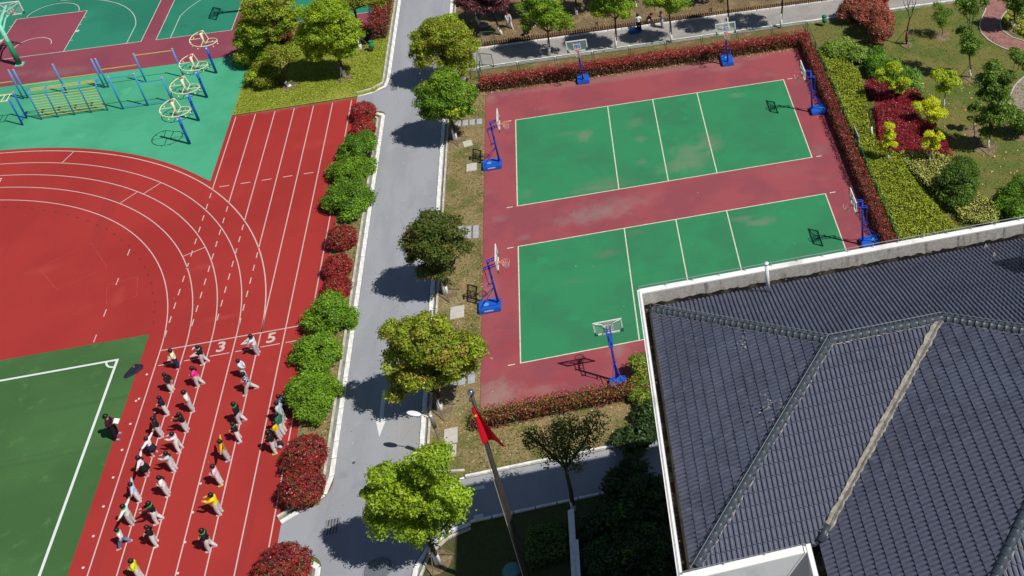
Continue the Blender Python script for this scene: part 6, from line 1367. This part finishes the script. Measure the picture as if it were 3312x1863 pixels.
PU = [  # feet (zoom units), head, arms, legs, options, label
 ((675, 247), (625, 150), 'bent', 'stand', dict(top=(.72, .68, .42), bottom=(.02, .03, .10), shoe=(.6, .2, .3)), 'child in a cream jacket and navy trousers just below the start line'),
 ((828, 222), (770, 128), 'bent', 'step', dict(top=BLK, collar=(.3, .5, .5), shoe=(.7, .6, .6), tail=True), 'child in a black jacket bending forward on the start line'),
 ((800, 350), (737, 252), 'belly', 'step', dict(top=(.80, .035, .30), tail=True), 'child in a bright pink jacket and pale trousers'),
 ((640, 382), (577, 289), 'back', 'stand', dict(top=BLK), 'child in a black jacket directly below the cream jacket child'),
 ((757, 495), (708, 387), 'down', 'stand', dict(top=W8, tee=True), 'child in a white short sleeved shirt below the pink jacket child'),
 ((612, 515), (553, 422), 'belly', 'stand', dict(top=(.016, .016, .03), collar=(.02, .02, .10)), 'child in a dark navy jacket, third down in the left row'),
 ((580, 642), (520, 542), 'side', 'stand', dict(top=(.016, .017, .02)), 'child in a black jacket with both arms spread sideways'),
 ((725, 612), (672, 517), 'front', 'stand', dict(top=BLK), 'child in a plain black jacket reaching both arms to the front'),
 ((687, 725), (632, 630), 'front', 'apart', dict(top=W8, collar=(.6, .3, .55)), 'child in a white top reaching forward with legs apart'),
 ((537, 748), (475, 657), 'side', 'apart', dict(top=W8, bottom=(.02, .02, .04), skirt=True, shoe=(.6, .35, .45)), 'child in a white top and navy skirt with arms spread'),
 ((655, 840), (610, 742), 'front', 'stand', dict(top=(.50, .54, .54), tail=True), 'child in a pale grey tracksuit reaching both arms forward'),
 ((497, 866), (433, 767), 'side', 'stand', dict(top=(.74, .66, .68), bottom=(.012, .012, .014), skirt=True, tail=True, shoe=(.6, .3, .42)), 'child in a pale pink top and black skirt with arms spread'),
 ((617, 980), (557, 882), 'bent', 'stand', dict(top=W8, tail=True), 'child in a white jacket with a ponytail, middle of the second row'),
 ((452, 1014), (383, 920), 'side', 'stand', dict(top=(.46, .54, .74)), 'child in a light blue jacket with arms spread'),
 ((413, 1147), (350, 1047), 'side', 'stand', dict(top=(.60, .68, .62), collar=(.1, .5, .25)), 'child in a pale green and white jacket with arms spread'),
 ((562, 1135), (512, 1030), 'front', 'step', dict(top=BLK, collar=GRN8), 'child in a black jacket with green collar reaching forward near the second row end'),
 ((372, 1270), (293, 1187), 'down', 'stride', dict(top=W8, bottom=(.14, .22, .40), collar=(.1, .5, .2), shoe=(.7, .4, .45)), 'child in a white jacket and blue jeans with legs wide apart'),
 ((548, 1264), (500, 1168), 'belly', 'apart', dict(top=BLK, tail=True, shoe=W8), 'child in a black jacket beside the child in blue jeans'),
 ((462, 1462), (425, 1362), 'bent', 'stand', dict(top=(.58, .66, .04), bottom=GRYP), 'child in a neon yellow and blue jacket at the bottom edge'),
 ((1133, 168), (1078, 67), 'low', 'stand', dict(top=W8, collar=(.05, .2, .35), bottom=(.42, .40, .46)), 'child in a white and blue jacket standing on the lane number'),
 ((1058, 300), (1007, 209), 'back', 'stand', dict(top=(.56, .62, .72)), 'child in a pale blue white jacket behind the plaid shirt child'),
 ((1100, 385), (1043, 282), 'bent', 'stride', dict(top=(.52, .50, .56), kind='plaid', lean=.1), 'child in a plaid shirt stepping forward'),
 ((1040, 563), (992, 449), 'down', 'step', dict(top=BLK, collar=GRN8), 'child in a black jacket with green collar, upper of two in the right row'),
 ((1030, 665), (972, 572), 'belly', 'apart', dict(top=BLK, collar=(.03, .2, .06), shoe=(.5, .5, .7)), 'child in a black jacket with white shoes above the striped sweater child'),
 ((962, 776), (907, 674), 'side', 'stand', dict(top=(.72, .40, .02), kind='stripe', shoe=(.4, .45, .6)), 'child in a yellow and black striped sweater with arms spread'),
 ((922, 918), (863, 817), 'belly', 'stand', dict(top=(.74, .50, .56), shoe=(.5, .6, .12)), 'child in a pale pink hooded jacket in the right row'),
 ((917, 1088), (855, 970), 'front', 'stand', dict(top=(.80, .64, .02)), 'child in a bright yellow hoodie reaching forward'),
 ((866, 1293), (808, 1180), 'bent', 'step', dict(top=BLK, collar=GRN8), 'child in a black jacket with green collar, last of the right row'),
 ((1290, 508), (1242, 414), 'back', 'stand', dict(top=(.16, .23, .32), kind='camo', bottom=(.10, .16, .25), bkind='camo'), 'child in blue camouflage clothes half behind the largest green shrub'),
 ((1284, 556), (1234, 452), 'down', 'stand', dict(top=(.45, .50, .52)), 'child in a pale grey jacket in the huddle beside the shrub'),
 ((1284, 622), (1238, 510), 'down', 'stand', dict(top=(.03, .14, .09)), 'child in a dark green jacket in the huddle beside the shrub'),
 ((1262, 655), (1222, 567), 'belly', 'stand', dict(top=(.74, .50, .02)), 'child in a yellow jacket in the huddle beside the shrub'),
 ((1238, 728), (1190, 619), 'belly', 'apart', dict(top=BLK, shoe=(.55, .6, .2)), 'child in a black jacket in front of the huddle beside the shrub'),
]
for i, (f, h, arms, legs, kw, lab) in enumerate(PU):
    if 'bottom' not in kw: g_ = [.66, .56, .60, .70, .50][i % 5]; kw['bottom'] = (g_, g_ * .985, g_ * [.97, 1.02, .94][i % 3])
    b = z6(*f); q = over(b, (200 + h[0] / 1.7825) / 1.285714, (1050 + h[1] / 1.7825) / 1.285714); H = min(max(q[2] / .90, 1.2), 1.48)
    person(lab, b, H, math.pi + random.uniform(-.3, .3), arms, legs, group='pupils exercising on the track', **kw)
b = z6(322, 650); person('coach in a maroon jacket and black trousers facing the pupils', b, 1.68, .05, 'bent', 'apart', (.045, .010, .022), (.012, .010, .014), (.12, .14, .30))
b = z6(312, 575, 1.05); m = MB(); m.box((0, 0, 0), (.22, .30, .012), mat=Matrix.Rotation(.5, 3, 'Y')); tag(m.build('paper_sheets', plain('paper', (.78, .78, .76), .8), None, False, tuple(np.array(z6(322, 650)) + [.33, .0, 1.10])), 'white paper sheets held by the coach', 'paper')
b = G(2, 453); person('person in dark purple clothes cut by the left edge on the track bend', (b[0] - .1, b[1], 0), 1.4, 0, 'down', 'stand', (.03, .015, .05), (.03, .02, .05))
# bag beside the huddle
b = z6(1266, 705); t = thing('backpack', 'dark backpack with a white top standing by the huddle of pupils', 'bag', (b[0], b[1], 0)); NV2 = plain('navy_cloth', (.012, .014, .03), .8)
m = MB(); m.sphere((0, 0, .2), (.15, .12, .22), 10, 8); m.build('body', NV2, t, True); MB().sphere((.0, -.12, .14), (.1, .05, .11), 8, 6).build('pocket', plain('pocket_white', (.6, .6, .62), .7), t, True); MB().tube([(-.05, 0, .4), (0, 0, .47), (.05, 0, .4)], .012, 5).build('loop', NV2, t)
# gardeners on the planting ground
n3 = lambda x, y, h=0: G((1500 + x / 4.293) / 1.285714, (y / 4.293) / 1.285714, h)
z9 = lambda x, y, h=0: G((1900 + x / 7.36) / 1.285714, (y / 7.36) / 1.285714, h)
GG = 'gardeners by the picket fence'; RS = (.55, .02, .04)
person('gardener in a grey tracksuit and red scarf striding behind the picket fence', n3(640, 385), 1.42, -1.2, 'low', 'stride', (.42, .42, .44), (.50, .49, .49), collar=RS, group=GG)
person('gardener in black crouching behind the picket fence near the road', n3(862, 478), 1.4, -1.2, 'low', 'crouch', BLK, (.03, .03, .035), collar=RS, group=GG)
person('gardener in dark clothes crouching beside the first path tree', n3(985, 372), 1.4, 2.6, 'low', 'crouch', (.02, .02, .03), (.03, .03, .06), group=GG)
person('gardener in a white shirt and dark trousers standing on the path kerb', z9(1240, 715), 1.45, 1.4, 'bent', 'stand', (.70, .71, .74), (.02, .022, .04), (.03, .03, .03), group=GG)
person('gardener in black with a red scarf stooping over the picket fence', z9(1430, 560), 1.4, .3, 'low', 'crouch', BLK, (.42, .48, .55), collar=RS, group=GG)
person('gardener in grey with a red scarf standing by the third path tree', z9(1790, 655), 1.45, 3.4, 'bent', 'stand', (.20, .20, .22), (.42, .43, .45), (.03, .03, .03), collar=RS, group=GG)
